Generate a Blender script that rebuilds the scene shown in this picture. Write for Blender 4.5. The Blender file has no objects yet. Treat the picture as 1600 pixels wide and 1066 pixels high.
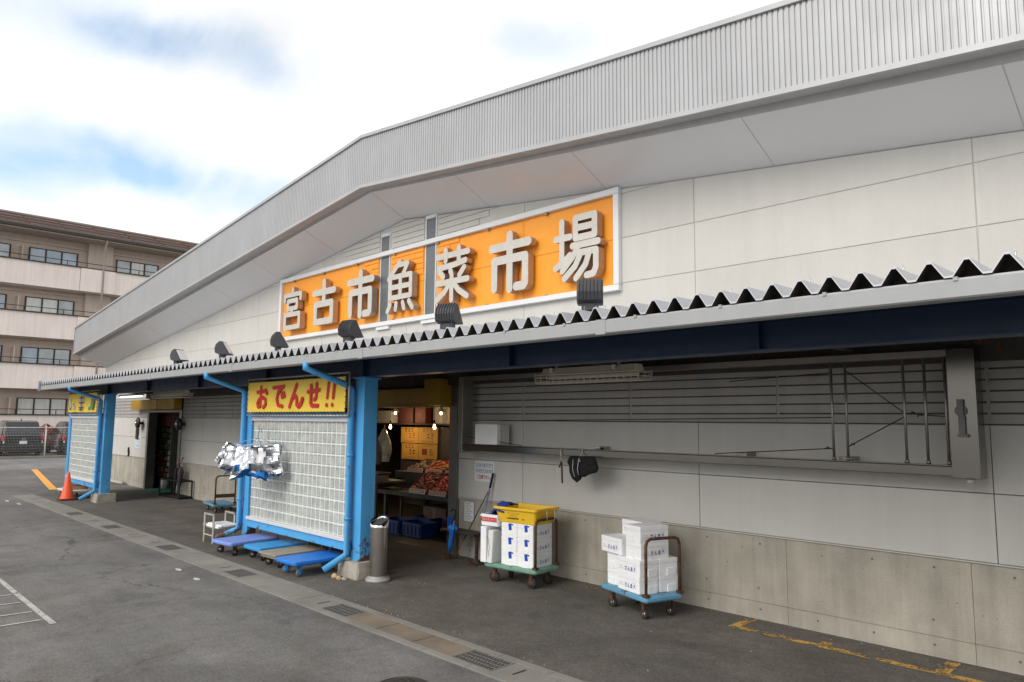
import bpy, math, random
from mathutils import Vector, Matrix, noise as mnoise

random.seed(7)
SC = bpy.context.scene
COL = SC.collection
rad = math.radians

# ------------------------------------------------------------------ camera
cam_d = bpy.data.cameras.new("camera")
cam = bpy.data.objects.new("camera", cam_d)
COL.objects.link(cam)
SC.camera = cam
YAW, PITCH, ROLL = 0.795971694, 0.109679256, 0.00890705
EYE = 2.1
fwd = Vector((-math.sin(YAW)*math.cos(PITCH), math.cos(YAW)*math.cos(PITCH), math.sin(PITCH)))
rt = Vector((math.cos(YAW), math.sin(YAW), 0))
up = rt.cross(fwd)
rt2 = rt*math.cos(ROLL) + up*math.sin(ROLL)
up2 = -rt*math.sin(ROLL) + up*math.cos(ROLL)
mw = Matrix((rt2, up2, -fwd)).transposed().to_4x4()
mw.translation = Vector((0, 0, EYE))
cam.matrix_world = mw
cam_d.sensor_fit = 'HORIZONTAL'
cam_d.sensor_width = 36.0
cam_d.lens = 1132.03/1600*36
cam_d.clip_start = 0.05
cam_d.clip_end = 4000

# ------------------------------------------------------------------ light
SUN_EL, SUN_AZ = rad(35), rad(178)          # azimuth from +Y clockwise: soft light straight at the front of the hall
sd = Vector((math.sin(SUN_AZ)*math.cos(SUN_EL), math.cos(SUN_AZ)*math.cos(SUN_EL), math.sin(SUN_EL)))
sun_d = bpy.data.lights.new("sun", 'SUN')
sun_d.energy = 1.5
sun_d.angle = rad(38)
sun_d.color = (1.0, 0.97, 0.92)
sun = bpy.data.objects.new("sun", sun_d)
COL.objects.link(sun)
sun.rotation_euler = (-sd).to_track_quat('-Z', 'Y').to_euler()

world = bpy.data.worlds.new("World")
SC.world = world
world.use_nodes = True
nt = world.node_tree
nt.nodes.clear()
def WN(t, **k):
    n = nt.nodes.new(t)
    for a, b in k.items(): setattr(n, a, b)
    return n
wo = WN('ShaderNodeOutputWorld')
bg = WN('ShaderNodeBackground')
bg.inputs['Strength'].default_value = 0.12
sky = WN('ShaderNodeTexSky', sky_type='NISHITA', sun_disc=False, sun_elevation=SUN_EL, sun_rotation=SUN_AZ)
sky.air_density = 1.0; sky.dust_density = 1.5; sky.ozone_density = 1.5
tc = WN('ShaderNodeTexCoord')
# clouds: noise on the direction projected to a flat cloud layer
sep = WN('ShaderNodeSeparateXYZ'); nt.links.new(tc.outputs['Generated'], sep.inputs[0])
zc = WN('ShaderNodeMath', operation='MAXIMUM'); zc.inputs[1].default_value = 0.0; nt.links.new(sep.outputs['Z'], zc.inputs[0])
za = WN('ShaderNodeMath', operation='ADD'); za.inputs[1].default_value = 0.22; nt.links.new(zc.outputs[0], za.inputs[0])
dx = WN('ShaderNodeMath', operation='DIVIDE'); nt.links.new(sep.outputs['X'], dx.inputs[0]); nt.links.new(za.outputs[0], dx.inputs[1])
dy = WN('ShaderNodeMath', operation='DIVIDE'); nt.links.new(sep.outputs['Y'], dy.inputs[0]); nt.links.new(za.outputs[0], dy.inputs[1])
cmb = WN('ShaderNodeCombineXYZ'); nt.links.new(dx.outputs[0], cmb.inputs[0]); nt.links.new(dy.outputs[0], cmb.inputs[1])
mp = WN('ShaderNodeMapping'); mp.inputs['Rotation'].default_value = (0, 0, rad(-52)); mp.inputs['Scale'].default_value = (0.8, 2.1, 1)
mp.inputs['Location'].default_value = (3.4, 1.9, 0)
nt.links.new(cmb.outputs[0], mp.inputs['Vector'])
cn = WN('ShaderNodeTexNoise'); cn.inputs['Scale'].default_value = 1.0; cn.inputs['Detail'].default_value = 7; cn.inputs['Roughness'].default_value = 0.52
cn.inputs['Distortion'].default_value = 0.6
nt.links.new(mp.outputs[0], cn.inputs['Vector'])
# openings of blue sky between thin clouds: soft ellipses round a few sky directions, broken up by the noise
def WM(op, a, b=None, clamp=False):
    n = WN('ShaderNodeMath', operation=op); n.use_clamp = clamp
    for i, q in enumerate((a, b)):
        if q is None: continue
        if isinstance(q, (int, float)): n.inputs[i].default_value = q
        else: nt.links.new(q, n.inputs[i])
    return n.outputs[0]
nz2 = WN('ShaderNodeTexNoise'); nz2.inputs['Scale'].default_value = 5.0; nz2.inputs['Detail'].default_value = 6; nt.links.new(tc.outputs['Generated'], nz2.inputs['Vector'])
wob = WN('ShaderNodeVectorMath', operation='MULTIPLY_ADD'); nt.links.new(nz2.outputs['Color'], wob.inputs[0]); wob.inputs[1].default_value = (0.16, 0.16, 0.10); nt.links.new(tc.outputs['Generated'], wob.inputs[2])
total = 0.0
for (cx, cy, cz), (sx, sy, sz), amt in (((-0.855,0.30,0.425),(0.16,0.09,0.03),1.1), ((-0.87,0.24,0.43),(0.2,0.2,0.05),0.5), ((-0.93,0.22,0.29),(0.2,0.2,0.05),0.9), ((-0.88,0.38,0.28),(0.18,0.14,0.035),0.85),
                                     ((-0.59,0.64,0.487),(0.10,0.09,0.04),0.7), ((0.3,-0.6,0.6),(0.5,0.4,0.2),0.8), ((0.7,0.5,0.5),(0.3,0.4,0.2),0.7)):
    sb = WN('ShaderNodeVectorMath', operation='SUBTRACT'); nt.links.new(wob.outputs[0], sb.inputs[0]); sb.inputs[1].default_value = (cx+0.08, cy+0.08, cz+0.05)
    dv = WN('ShaderNodeVectorMath', operation='DIVIDE'); nt.links.new(sb.outputs[0], dv.inputs[0]); dv.inputs[1].default_value = (sx, sy, sz)
    ln = WN('ShaderNodeVectorMath', operation='LENGTH'); nt.links.new(dv.outputs[0], ln.inputs[0])
    mr = WN('ShaderNodeMapRange'); mr.interpolation_type = 'SMOOTHSTEP'; nt.links.new(ln.outputs['Value'], mr.inputs['Value'])
    mr.inputs['From Min'].default_value = 0.15; mr.inputs['From Max'].default_value = 1.35; mr.inputs['To Min'].default_value = amt; mr.inputs['To Max'].default_value = 0
    total = WM('ADD', mr.outputs[0], total)
vein = WN('ShaderNodeMapRange'); nt.links.new(cn.outputs['Fac'], vein.inputs['Value'])
vein.inputs['From Min'].default_value = 0.62; vein.inputs['From Max'].default_value = 0.36; vein.inputs['To Min'].default_value = 0.35; vein.inputs['To Max'].default_value = 1.15
blue_amt = WM('ADD', WM('MULTIPLY', total, vein.outputs[0]), WM('MULTIPLY', WM('SUBTRACT', 0.46, cn.outputs['Fac'], True), 0.8))
cover = WM('SUBTRACT', 1.0, blue_amt, True)
cn2 = WN('ShaderNodeTexNoise'); cn2.inputs['Scale'].default_value = 1.7; cn2.inputs['Detail'].default_value = 5
nt.links.new(mp.outputs[0], cn2.inputs['Vector'])
cc = WN('ShaderNodeMapRange'); cc.inputs['From Min'].default_value = 0.3; cc.inputs['From Max'].default_value = 0.65
cc.inputs['To Min'].default_value = 6.6; cc.inputs['To Max'].default_value = 8.2
nt.links.new(cn2.outputs['Fac'], cc.inputs['Value'])
ccol = WN('ShaderNodeCombineXYZ')
for i in range(3): nt.links.new(cc.outputs[0], ccol.inputs[i])
sg = WN('ShaderNodeMix', data_type='RGBA', blend_type='MULTIPLY'); sg.inputs['Factor'].default_value = 1.0
sg.inputs['B'].default_value = (2.1, 2.0, 1.75, 1)
nt.links.new(sky.outputs[0], sg.inputs['A'])
mx = WN('ShaderNodeMix', data_type='RGBA')
nt.links.new(cover, mx.inputs['Factor'])
nt.links.new(sg.outputs['Result'], mx.inputs['A'])
nt.links.new(ccol.outputs[0], mx.inputs['B'])
nt.links.new(mx.outputs['Result'], bg.inputs['Color'])
nt.links.new(bg.outputs[0], wo.inputs['Surface'])

SC.view_settings.view_transform = 'Standard'
SC.view_settings.look = 'None'
SC.view_settings.exposure = 0.34
SC.view_settings.gamma = 1.0

# ------------------------------------------------------------------ materials
MATS = {}
def M(name, col, rough=0.6, metal=0.0, var=0.10, scale=5.0, bump=0.0, bscale=120.0, streak=0.0, rust=0.0, rust_z=None,
      speck=0.0, emit=None, estr=0.0, spec=0.5, coat=0.0, stretch=(1, 1, 1), rvar=0.18):
    if name in MATS: return MATS[name]
    m = bpy.data.materials.new(name); m.use_nodes = True
    t = m.node_tree; N = t.nodes; L = t.links
    p = N['Principled BSDF']
    p.inputs['Roughness'].default_value = rough
    p.inputs['Metallic'].default_value = metal
    p.inputs['Specular IOR Level'].default_value = spec
    if coat: p.inputs['Coat Weight'].default_value = coat; p.inputs['Coat Roughness'].default_value = 0.08
    c = tuple(col) + (1,)
    if emit:
        p.inputs['Emission Color'].default_value = tuple(emit) + (1,); p.inputs['Emission Strength'].default_value = estr
    tcn = N.new('ShaderNodeTexCoord')
    mpn = N.new('ShaderNodeMapping'); mpn.inputs['Scale'].default_value = stretch
    L.new(tcn.outputs['Object'], mpn.inputs[0]); co = mpn.outputs[0]
    def noise(sc, det=6, vec=co, ro=0.55):
        n = N.new('ShaderNodeTexNoise'); n.inputs['Scale'].default_value = sc; n.inputs['Detail'].default_value = det
        n.inputs['Roughness'].default_value = ro
        L.new(vec, n.inputs['Vector']); return n.outputs['Fac']
    def rng(v, a, b, x, y):
        r = N.new('ShaderNodeMapRange'); L.new(v, r.inputs['Value'])
        for k, q in zip(('From Min', 'From Max', 'To Min', 'To Max'), (a, b, x, y)): r.inputs[k].default_value = q
        return r.outputs[0]
    def mul(a, b):
        n = N.new('ShaderNodeMath'); n.operation = 'MULTIPLY'
        for i, q in enumerate((a, b)):
            if isinstance(q, (int, float)): n.inputs[i].default_value = q
            else: L.new(q, n.inputs[i])
        return n.outputs[0]
    f = rng(noise(scale), 0.25, 0.75, 1-var, 1+var)
    if speck: f = mul(f, rng(noise(230, 3), 0.3, 0.7, 1-speck, 1+speck))
    if streak:
        m2 = N.new('ShaderNodeMapping'); m2.inputs['Scale'].default_value = (2.2, 2.2, 0.16)
        L.new(tcn.outputs['Object'], m2.inputs[0])
        f = mul(f, rng(noise(2.5, 7, m2.outputs[0], 0.62), 0.30, 0.72, 1-streak, 1+streak*0.6))
    vm = N.new('ShaderNodeVectorMath'); vm.operation = 'SCALE'; vm.inputs[0].default_value = col
    L.new(f, vm.inputs['Scale']); out = vm.outputs[0]
    if rust:
        n = noise(7 if rust_z is None else 5, 8, co, 0.65)
        if rust_z is None: k = rng(n, 0.62-rust*0.28, 0.70-rust*0.28, 0, 1)
        else:
            sx = N.new('ShaderNodeSeparateXYZ'); L.new(tcn.outputs['Object'], sx.inputs[0])
            zz = rng(sx.outputs['Z'], rust_z[0], rust_z[1], 0.34, -0.05)
            ad = N.new('ShaderNodeMath'); ad.operation = 'ADD'; L.new(n, ad.inputs[0]); L.new(zz, ad.inputs[1])
            k = rng(ad.outputs[0], 0.70, 0.75, 0, 1)
        mi = N.new('ShaderNodeMix'); mi.data_type = 'RGBA'; L.new(k, mi.inputs['Factor'])
        L.new(out, mi.inputs['A'])
        rc = N.new('ShaderNodeValToRGB'); L.new(noise(30, 5), rc.inputs[0])
        rc.color_ramp.elements[0].color = (0.035, 0.018, 0.012, 1); rc.color_ramp.elements[1].color = (0.17, 0.075, 0.035, 1)
        rc.color_ramp.elements[0].position = 0.3; rc.color_ramp.elements[1].position = 0.7
        L.new(rc.outputs[0], mi.inputs['B']); out = mi.outputs['Result']
    L.new(out, p.inputs['Base Color'])
    if rough < 0.95 and rvar: L.new(rng(noise(scale*2.3, 5), 0.3, 0.7, max(0.02, rough*(1-rvar)), min(1, rough*(1+rvar))), p.inputs['Roughness'])
    if bump:
        b = N.new('ShaderNodeBump'); b.inputs['Strength'].default_value = bump; b.inputs['Distance'].default_value = 0.01
        L.new(noise(bscale, 4), b.inputs['Height']); L.new(b.outputs[0], p.inputs['Normal'])
    MATS[name] = m
    return m

def asphalt(name, base, tint, crack=True, wear=0.18):
    m = bpy.data.materials.new(name); m.use_nodes = True
    t = m.node_tree; N = t.nodes; L = t.links; p = N['Principled BSDF']
    p.inputs['Roughness'].default_value = 0.85; p.inputs['Specular IOR Level'].default_value = 0.35
    g = N.new('ShaderNodeNewGeometry'); pos = g.outputs['Position']
    def noise(sc, det=5, ro=0.55, vec=pos, dist=0):
        n = N.new('ShaderNodeTexNoise'); n.inputs['Scale'].default_value = sc; n.inputs['Detail'].default_value = det
        n.inputs['Roughness'].default_value = ro; n.inputs['Distortion'].default_value = dist
        L.new(vec, n.inputs['Vector']); return n
    def rng(v, a, b, x, y):
        r = N.new('ShaderNodeMapRange'); L.new(v, r.inputs['Value'])
        for k, q in zip(('From Min', 'From Max', 'To Min', 'To Max'), (a, b, x, y)): r.inputs[k].default_value = q
        return r.outputs[0]
    def mul(a, b):
        n = N.new('ShaderNodeMath'); n.operation = 'MULTIPLY'; L.new(a, n.inputs[0]); L.new(b, n.inputs[1]); return n.outputs[0]
    f = rng(noise(0.45, 6, 0.6, dist=0.8).outputs['Fac'], 0.3, 0.7, 1-wear, 1+wear)
    f = mul(f, rng(noise(2.6, 7, 0.65, dist=0.5).outputs['Fac'], 0.3, 0.7, 0.86, 1.13))
    f = mul(f, rng(noise(150, 3, 0.7).outputs['Fac'], 0.25, 0.75, 0.45, 1.55))
    f = mul(f, rng(noise(38, 3, 0.7).outputs['Fac'], 0.28, 0.72, 0.68, 1.32))
    f = mul(f, rng(noise(9, 5, 0.7, dist=0.4).outputs['Fac'], 0.3, 0.7, 0.86, 1.14))
    f = mul(f, rng(noise(1.15, 5, 0.6, dist=0.3).outputs['Fac'], 0.60, 0.68, 1.0, 0.80))   # oily patches
    st = N.new('ShaderNodeMapping'); st.inputs['Scale'].default_value = (0.12, 1.6, 1); st.inputs['Rotation'].default_value = (0, 0, 0.06); L.new(pos, st.inputs[0])
    f = mul(f, rng(noise(1.3, 5, 0.6, vec=st.outputs[0]).outputs['Fac'], 0.3, 0.7, 0.88, 1.10))   # wheel wear along the lane
    # pale stones showing through
    v = N.new('ShaderNodeTexVoronoi'); v.inputs['Scale'].default_value = 34; L.new(pos, v.inputs['Vector'])
    f2 = N.new('ShaderNodeMath'); f2.operation = 'ADD'
    L.new(rng(v.outputs['Distance'], 0.08, 0.15, 0.42, 0), f2.inputs[0]); L.new(f, f2.inputs[1]); f = f2.outputs[0]
    if crack:
        wn = noise(1.6, 4, 0.6)
        vm = N.new('ShaderNodeVectorMath'); vm.operation = 'MULTIPLY_ADD'
        L.new(wn.outputs['Color'], vm.inputs[0]); vm.inputs[1].default_value = (0.9, 0.9, 0); L.new(pos, vm.inputs[2])
        vc = N.new('ShaderNodeTexVoronoi'); vc.feature = 'DISTANCE_TO_EDGE'; vc.inputs['Scale'].default_value = 0.28
        L.new(vm.outputs[0], vc.inputs['Vector'])
        k = rng(vc.outputs['Distance'], 0.0, 0.006, 1, 0)
        k = mul(k, rng(noise(0.5, 3).outputs['Fac'], 0.44, 0.55, 0, 0.6))
        iv = N.new('ShaderNodeMath'); iv.operation = 'SUBTRACT'; iv.inputs[0].default_value = 1; L.new(k, iv.inputs[1])
        f = mul(f, iv.outputs[0])
    sc = N.new('ShaderNodeVectorMath'); sc.operation = 'SCALE'; sc.inputs[0].default_value = base; L.new(f, sc.inputs['Scale'])
    mi = N.new('ShaderNodeMix'); mi.data_type = 'RGBA'; mi.blend_type = 'MULTIPLY'
    L.new(rng(noise(0.7, 6, 0.65, dist=1.2).outputs['Fac'], 0.52, 0.68, 0, 0.75), mi.inputs['Factor'])
    L.new(sc.outputs[0], mi.inputs['A']); mi.inputs['B'].default_value = tint + (1,)
    L.new(mi.outputs['Result'], p.inputs['Base Color'])
    b = N.new('ShaderNodeBump'); b.inputs['Strength'].default_value = 0.5; b.inputs['Distance'].default_value = 0.006
    L.new(noise(170, 3, 0.7).outputs['Fac'], b.inputs['Height']); L.new(b.outputs[0], p.inputs['Normal'])
    MATS[name] = m
    return m

def paint_worn(name, col, keep):
    """road paint, worn away in patches (transparent gaps)"""
    m = bpy.data.materials.new(name); m.use_nodes = True
    t = m.node_tree; N = t.nodes; L = t.links; p = N['Principled BSDF']
    p.inputs['Base Color'].default_value = col + (1,); p.inputs['Roughness'].default_value = 0.8
    g = N.new('ShaderNodeNewGeometry')
    a = []
    for s, d in ((45, 6), (5, 4)):
        n = N.new('ShaderNodeTexNoise'); n.inputs['Scale'].default_value = s; n.inputs['Detail'].default_value = d; n.inputs['Roughness'].default_value = 0.7
        L.new(g.outputs['Position'], n.inputs['Vector']); a.append(n.outputs['Fac'])
    ad = N.new('ShaderNodeMath'); ad.operation = 'ADD'; L.new(a[0], ad.inputs[0]); L.new(a[1], ad.inputs[1])
    r = N.new('ShaderNodeMapRange'); L.new(ad.outputs[0], r.inputs['Value'])
    r.inputs['From Min'].default_value = keep; r.inputs['From Max'].default_value = keep+0.10
    L.new(r.outputs[0], p.inputs['Alpha'])
    MATS[name] = m
    return m

def glass(name, col, rough=0.05):
    m = bpy.data.materials.new(name); m.use_nodes = True
    p = m.node_tree.nodes['Principled BSDF']
    p.inputs['Base Color'].default_value = col + (1,); p.inputs['Roughness'].default_value = rough
    p.inputs['Specular IOR Level'].default_value = 0.8
    MATS[name] = m
    return m

# ------------------------------------------------------------------ mesh builder
class MB:
    def __init__(s): s.v = []; s.f = []; s.m = []; s.sm = []
    def face(s, idx, m=0, smooth=False): s.f.append(tuple(idx)); s.m.append(m); s.sm.append(smooth)
    def poly(s, pts, m=0):
        b = len(s.v); s.v += [tuple(p) for p in pts]; s.face(range(b, b+len(pts)), m)
    def box(s, x0, x1, y0, y1, z0, z1, m=0):
        b = len(s.v)
        s.v += [(x0,y0,z0),(x1,y0,z0),(x1,y1,z0),(x0,y1,z0),(x0,y0,z1),(x1,y0,z1),(x1,y1,z1),(x0,y1,z1)]
        for q in ((0,3,2,1),(4,5,6,7),(0,1,5,4),(1,2,6,5),(2,3,7,6),(3,0,4,7)): s.face([b+i for i in q], m)
        return s
    def obox(s, c, u, w, n, hu, hw, hn, m=0):
        c, u, w, n = map(Vector, (c, u, w, n)); b = len(s.v)
        for sn in (-1, 1):
            for su, sw in ((-1,-1),(1,-1),(1,1),(-1,1)): s.v.append(tuple(c+u*hu*su+w*hw*sw+n*hn*sn))
        for q in ((0,3,2,1),(4,5,6,7),(0,1,5,4),(1,2,6,5),(2,3,7,6),(3,0,4,7)): s.face([b+i for i in q], m)
        return s
    def bar(s, p0, p1, r, m=0):
        p0, p1 = Vector(p0), Vector(p1); d = (p1-p0).normalized()
        a = d.orthogonal().normalized(); b = d.cross(a)
        return s.obox((p0+p1)/2, a, b, d, r, r, (p1-p0).length/2, m)
    def prism(s, poly, fn, t0, t1, m=0, mside=None, smooth=False):
        """poly: list of (a,b); fn(a,b,t)->xyz"""
        n = len(poly); b = len(s.v)
        s.v += [tuple(fn(a, c, t0)) for a, c in poly] + [tuple(fn(a, c, t1)) for a, c in poly]
        s.face(list(range(b, b+n))[::-1], m); s.face(range(b+n, b+2*n), m)
        for i in range(n):
            j = (i+1) % n; s.face((b+i, b+j, b+n+j, b+n+i), m if mside is None else mside, smooth)
        return s
    def xz(s, poly, y0, y1, m=0, mside=None): return s.prism(poly, lambda a, c, t: (a, t, c), y0, y1, m, mside)
    def yz(s, poly, x0, x1, m=0, mside=None): return s.prism(poly, lambda a, c, t: (t, a, c), x0, x1, m, mside)
    def xy(s, poly, z0, z1, m=0, mside=None): return s.prism(poly, lambda a, c, t: (a, c, t), z0, z1, m, mside)
    def rings(s, rings, m=0, caps=True, smooth=True, closed=True):
        b = len(s.v); n = len(rings[0])
        for r in rings: s.v += [tuple(p) for p in r]
        for k in range(len(rings)-1):
            for i in range(n if closed else n-1):
                j = (i+1) % n
                s.face((b+k*n+i, b+k*n+j, b+(k+1)*n+j, b+(k+1)*n+i), m, smooth)
        if caps:
            s.face(list(range(b, b+n))[::-1], m); e = b+(len(rings)-1)*n; s.face(range(e, e+n), m)
        return s
    def tube(s, pts, r, seg=10, m=0, caps=True):
        pts = [Vector(p) for p in pts]; R = []; prev = None
        for i, p in enumerate(pts):
            if i == 0: d = pts[1]-p
            elif i == len(pts)-1: d = p-pts[i-1]
            else: d = (pts[i+1]-p).normalized()+(p-pts[i-1]).normalized()
            d.normalize()
            a = d.orthogonal().normalized() if prev is None else (prev-d*prev.dot(d)).normalized()
            prev = a; b = d.cross(a)
            k = 1.0
            if 0 < i < len(pts)-1:
                c = (pts[i+1]-p).normalized().dot(d); k = 1/max(c, 0.6)
            rr = r[i] if isinstance(r, (list, tuple)) else r
            R.append([p+(a*math.cos(q)+b*math.sin(q))*rr for q in [2*math.pi*j/seg for j in range(seg)]])
        return s.rings(R, m, caps)
    def cyl(s, p0, p1, r0, r1=None, seg=16, m=0): return s.tube([p0, p1], [r0, r0 if r1 is None else r1], seg, m)
    def lathe(s, prof, c=(0,0,0), seg=24, m=0, caps=True):
        return s.rings([[(c[0]+r*math.cos(2*math.pi*j/seg), c[1]+r*math.sin(2*math.pi*j/seg), c[2]+z) for j in range(seg)] for r, z in prof], m, caps)
    def xf(s, M4):
        s.v = [tuple(M4 @ Vector(p)) for p in s.v]; return s
    def build(s, name, mats, parent=None, bevel=0.0, seg=2, world=True, kind=None, label=None):
        if not isinstance(mats, (list, tuple)): mats = [mats]
        me = bpy.data.meshes.new(name)
        off = Vector((0,0,0))
        if parent is not None and world:
            root = parent; off = Vector(root.get('_o', (0,0,0)))
        me.from_pydata([(p[0]-off[0], p[1]-off[1], p[2]-off[2]) for p in s.v], [], s.f)
        for mt in mats: me.materials.append(mt)
        for i, p in enumerate(me.polygons): p.material_index = s.m[i]; p.use_smooth = s.sm[i]
        me.update()
        o = bpy.data.objects.new(name, me); COL.objects.link(o)
        if parent is not None:
            o.parent = parent; o['_o'] = tuple(off)
        if bevel:
            b = o.modifiers.new('bevel', 'BEVEL'); b.width = bevel; b.segments = seg; b.limit_method = 'ANGLE'; b.angle_limit = rad(35)
        if kind: o['kind'] = kind
        if label: o['label'] = label
        return o

def thing(name, label, cat, loc=(0,0,0), rz=0.0, group=None):
    o = bpy.data.objects.new(name, None); COL.objects.link(o)
    o.empty_display_size = 0.2; o.location = loc; o.rotation_euler = (0, 0, rz)
    o['_o'] = tuple(loc)
    tag(o, label, cat, group); return o
def tag(o, label, cat, group=None):
    o['label'] = label; o['category'] = cat
    if group: o['group'] = group
    return o
def struct(name, mb, m, bevel=0): return mb.build(name, m, None, bevel, kind='structure')
KIDS = {}
def copy_tree(o, loc=None, rz=None, label=None, parent=None):
    c = o.copy(); COL.objects.link(c)
    if parent is not None: c.parent = parent
    if loc is not None: c.location = loc
    if rz is not None: c.rotation_euler = (0, 0, rz)
    if label: c['label'] = label
    for ch in [x for x in bpy.data.objects if x.parent == o]: copy_tree(ch, parent=c)
    return c

def text2d(body, w, h, stretch=True):
    """text as flat 2-D geometry centred on 0,0 fitting w x h"""
    c = bpy.data.curves.new('lettering', 'FONT'); c.body = body; c.resolution_u = 3
    o = bpy.data.objects.new('lettering', c); COL.objects.link(o)
    dg = bpy.context.evaluated_depsgraph_get(); dg.update()
    me = bpy.data.meshes.new_from_object(o.evaluated_get(dg))
    V = [(v.co.x, v.co.y) for v in me.vertices]; F = [tuple(p.vertices) for p in me.polygons]
    bpy.data.objects.remove(o); bpy.data.curves.remove(c); bpy.data.meshes.remove(me)
    x0 = min(v[0] for v in V); x1 = max(v[0] for v in V); y0 = min(v[1] for v in V); y1 = max(v[1] for v in V)
    sx = w/(x1-x0); sy = h/(y1-y0)
    if not stretch: sx = sy = min(sx, sy)
    return [((x-(x0+x1)/2)*sx, (y-(y0+y1)/2)*sy) for x, y in V], F
def put2d(mb, VF, o, u, v, m=0, bold=0):
    o, u, v = Vector(o), Vector(u), Vector(v)
    n = u.cross(v)
    offs = [(0, 0)] if not bold else [(0, 0), (bold, 0), (-bold, 0), (0, bold), (0, -bold)]
    for k, (bx, by) in enumerate(offs):
        b = len(mb.v)
        mb.v += [tuple(o+u*(x+bx)+v*(y+by)+n*(0.0003*k)) for x, y in VF[0]]
        for f in VF[1]: mb.face([b+i for i in f], m)
def scribble(mb, o, u, v, w, h, n, m=0, rng=random, fill=0.78):
    """a row of n small marks, for lettering too small to read"""
    o, u, v = Vector(o), Vector(u), Vector(v); cw = w/n
    def q(x0, x1, y0, y1):
        mb.poly([o+u*x0+v*y0, o+u*x1+v*y0, o+u*x1+v*y1, o+u*x0+v*y1], m)
    for i in range(n):
        a = -w/2+i*cw+cw*(1-fill)/2; b = a+cw*fill; t = h*0.13; kk = rng.random()
        for y in ([0.42, 0.05, -0.35] if kk < 0.5 else [0.3, -0.3]):
            q(a+rng.random()*cw*0.15, b-rng.random()*cw*0.2, y*h-t/2, y*h+t/2)
        x = a+(b-a)*(0.3+0.4*rng.random()); q(x-t*0.5, x+t*0.5, -h*0.48, -0.35*h-t/2); q(x-t*0.5, x+t*0.5, 0.05*h+t/2 if kk < .5 else -0.3*h+t/2, (0.42 if kk < .5 else .3)*h-t/2)
        if kk > 0.7: q(a, a+t*0.8, -h*0.18, h*0.2)

def capsule(mb, p, q, r, y0, y1, fn, m=0, mside=1, seg=7):
    (ax, ay), (bx, by) = p, q
    an = math.atan2(by-ay, bx-ax); P = []
    for i in range(seg+1):
        t = an+math.pi/2+math.pi*i/seg; P.append((ax+r*math.cos(t), ay+r*math.sin(t)))
    for i in range(seg+1):
        t = an-math.pi/2+math.pi*i/seg; P.append((bx+r*math.cos(t), by+r*math.sin(t)))
    mb.prism(P, fn, y0, y1, m, mside)

def rrect(x0, x1, y0, y1, r, n=4):
    P = []
    for cx, cy, a in ((x1-r, y0+r, -90), (x1-r, y1-r, 0), (x0+r, y1-r, 90), (x0+r, y0+r, 180)):
        for i in range(n+1):
            t = rad(a+90*i/n); P.append((cx+r*math.cos(t), cy+r*math.sin(t)))
    return P

def clip(poly, a, b, c):
    """keep a*x+b*z<=c"""
    out = []
    for i in range(len(poly)):
        p, q = poly[i-1], poly[i]
        dp = a*p[0]+b*p[1]-c; dq = a*q[0]+b*q[1]-c
        if dp <= 0: 
            if dq <= 0: out.append(q)
            else: t = dp/(dp-dq); out.append((p[0]+(q[0]-p[0])*t, p[1]+(q[1]-p[1])*t))
        elif dq <= 0:
            t = dp/(dp-dq); out.append((p[0]+(q[0]-p[0])*t, p[1]+(q[1]-p[1])*t)); out.append(q)
    return out

# ================================================================== SETTING: ground
asphalt('asphalt_road', (0.140, 0.135, 0.130), (0.86, 0.78, 0.70), wear=0.24)
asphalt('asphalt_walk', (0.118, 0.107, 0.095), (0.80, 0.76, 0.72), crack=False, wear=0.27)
asphalt('asphalt_far', (0.20, 0.197, 0.195), (0.95, 0.93, 0.9), crack=False)
b = MB()
b.poly([(-1500,-1500,0),(1500,-1500,0),(1500,1500,0),(-1500,1500,0)])
struct('ground', b, MATS['asphalt_road'])
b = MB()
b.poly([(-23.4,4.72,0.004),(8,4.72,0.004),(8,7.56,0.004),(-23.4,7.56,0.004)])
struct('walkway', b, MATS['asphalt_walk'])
b = MB()
b.poly([(-43.1,-40,0.005),(-34.6,-40,0.005),(-34.6,60,0.005),(-43.1,60,0.005)])
struct('road', b, MATS['asphalt_far'])
b = MB()
b.box(-50, -43.1, -30, 50, -0.1, 0.05)
struct('parking_ground', b, M('gravel', (0.20,0.18,0.15), 0.95, var=0.3, scale=3, speck=0.3))

conc_slab = M('concrete_slab', (0.215,0.203,0.182), 0.9, var=0.22, scale=1.6, speck=0.16, bump=0.3, bscale=160)
conc_slab_b = M('concrete_slab_stained', (0.19,0.155,0.115), 0.9, var=0.3, scale=2.2, speck=0.16, bump=0.3, bscale=160)
GR = [(-18.35,-17.85), (-15.75,-15.25), (-12.72,-12.22), (-10.05,-9.55), (-7.42,-6.92), (-5.16,-4.64), (-1.9,-1.4)]
b = MB(); x = -23.25; rr = random.Random(3)
edges = [-23.25]
segs = []
pts = [-23.25]+[e for g in GR for e in g]+[8.0]
for i in range(0, len(pts), 2):
    x0, x1 = pts[i], pts[i+1]; n = max(1, round((x1-x0)/0.6))
    for k in range(n):
        a = x0+(x1-x0)*k/n; c = x0+(x1-x0)*(k+1)/n
        dz = rr.uniform(-0.003, 0.003)
        stained = -6.95 < a < -5.3
        b.box(a+0.005, c-0.005, 4.33, 4.62, -0.02, 0.012+dz, 1 if stained else 0)
        if rr.random() < 0.5:   # lifting slots
            xm = (a+c)/2+rr.uniform(-.1, .1)
            b.box(xm-0.012, xm+0.012, 4.40, 4.56, 0.012+dz, 0.0145+dz, 2)
n = 51
for k in range(n):
    a = -23.25+31.25*k/n; c = -23.25+31.25*(k+1)/n
    b.box(a+0.003, c-0.003, 4.245, 4.322, -0.02, 0.015, 0)
    b.box(a+0.003, c-0.003, 4.628, 4.715, -0.02, 0.015, 0)
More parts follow.
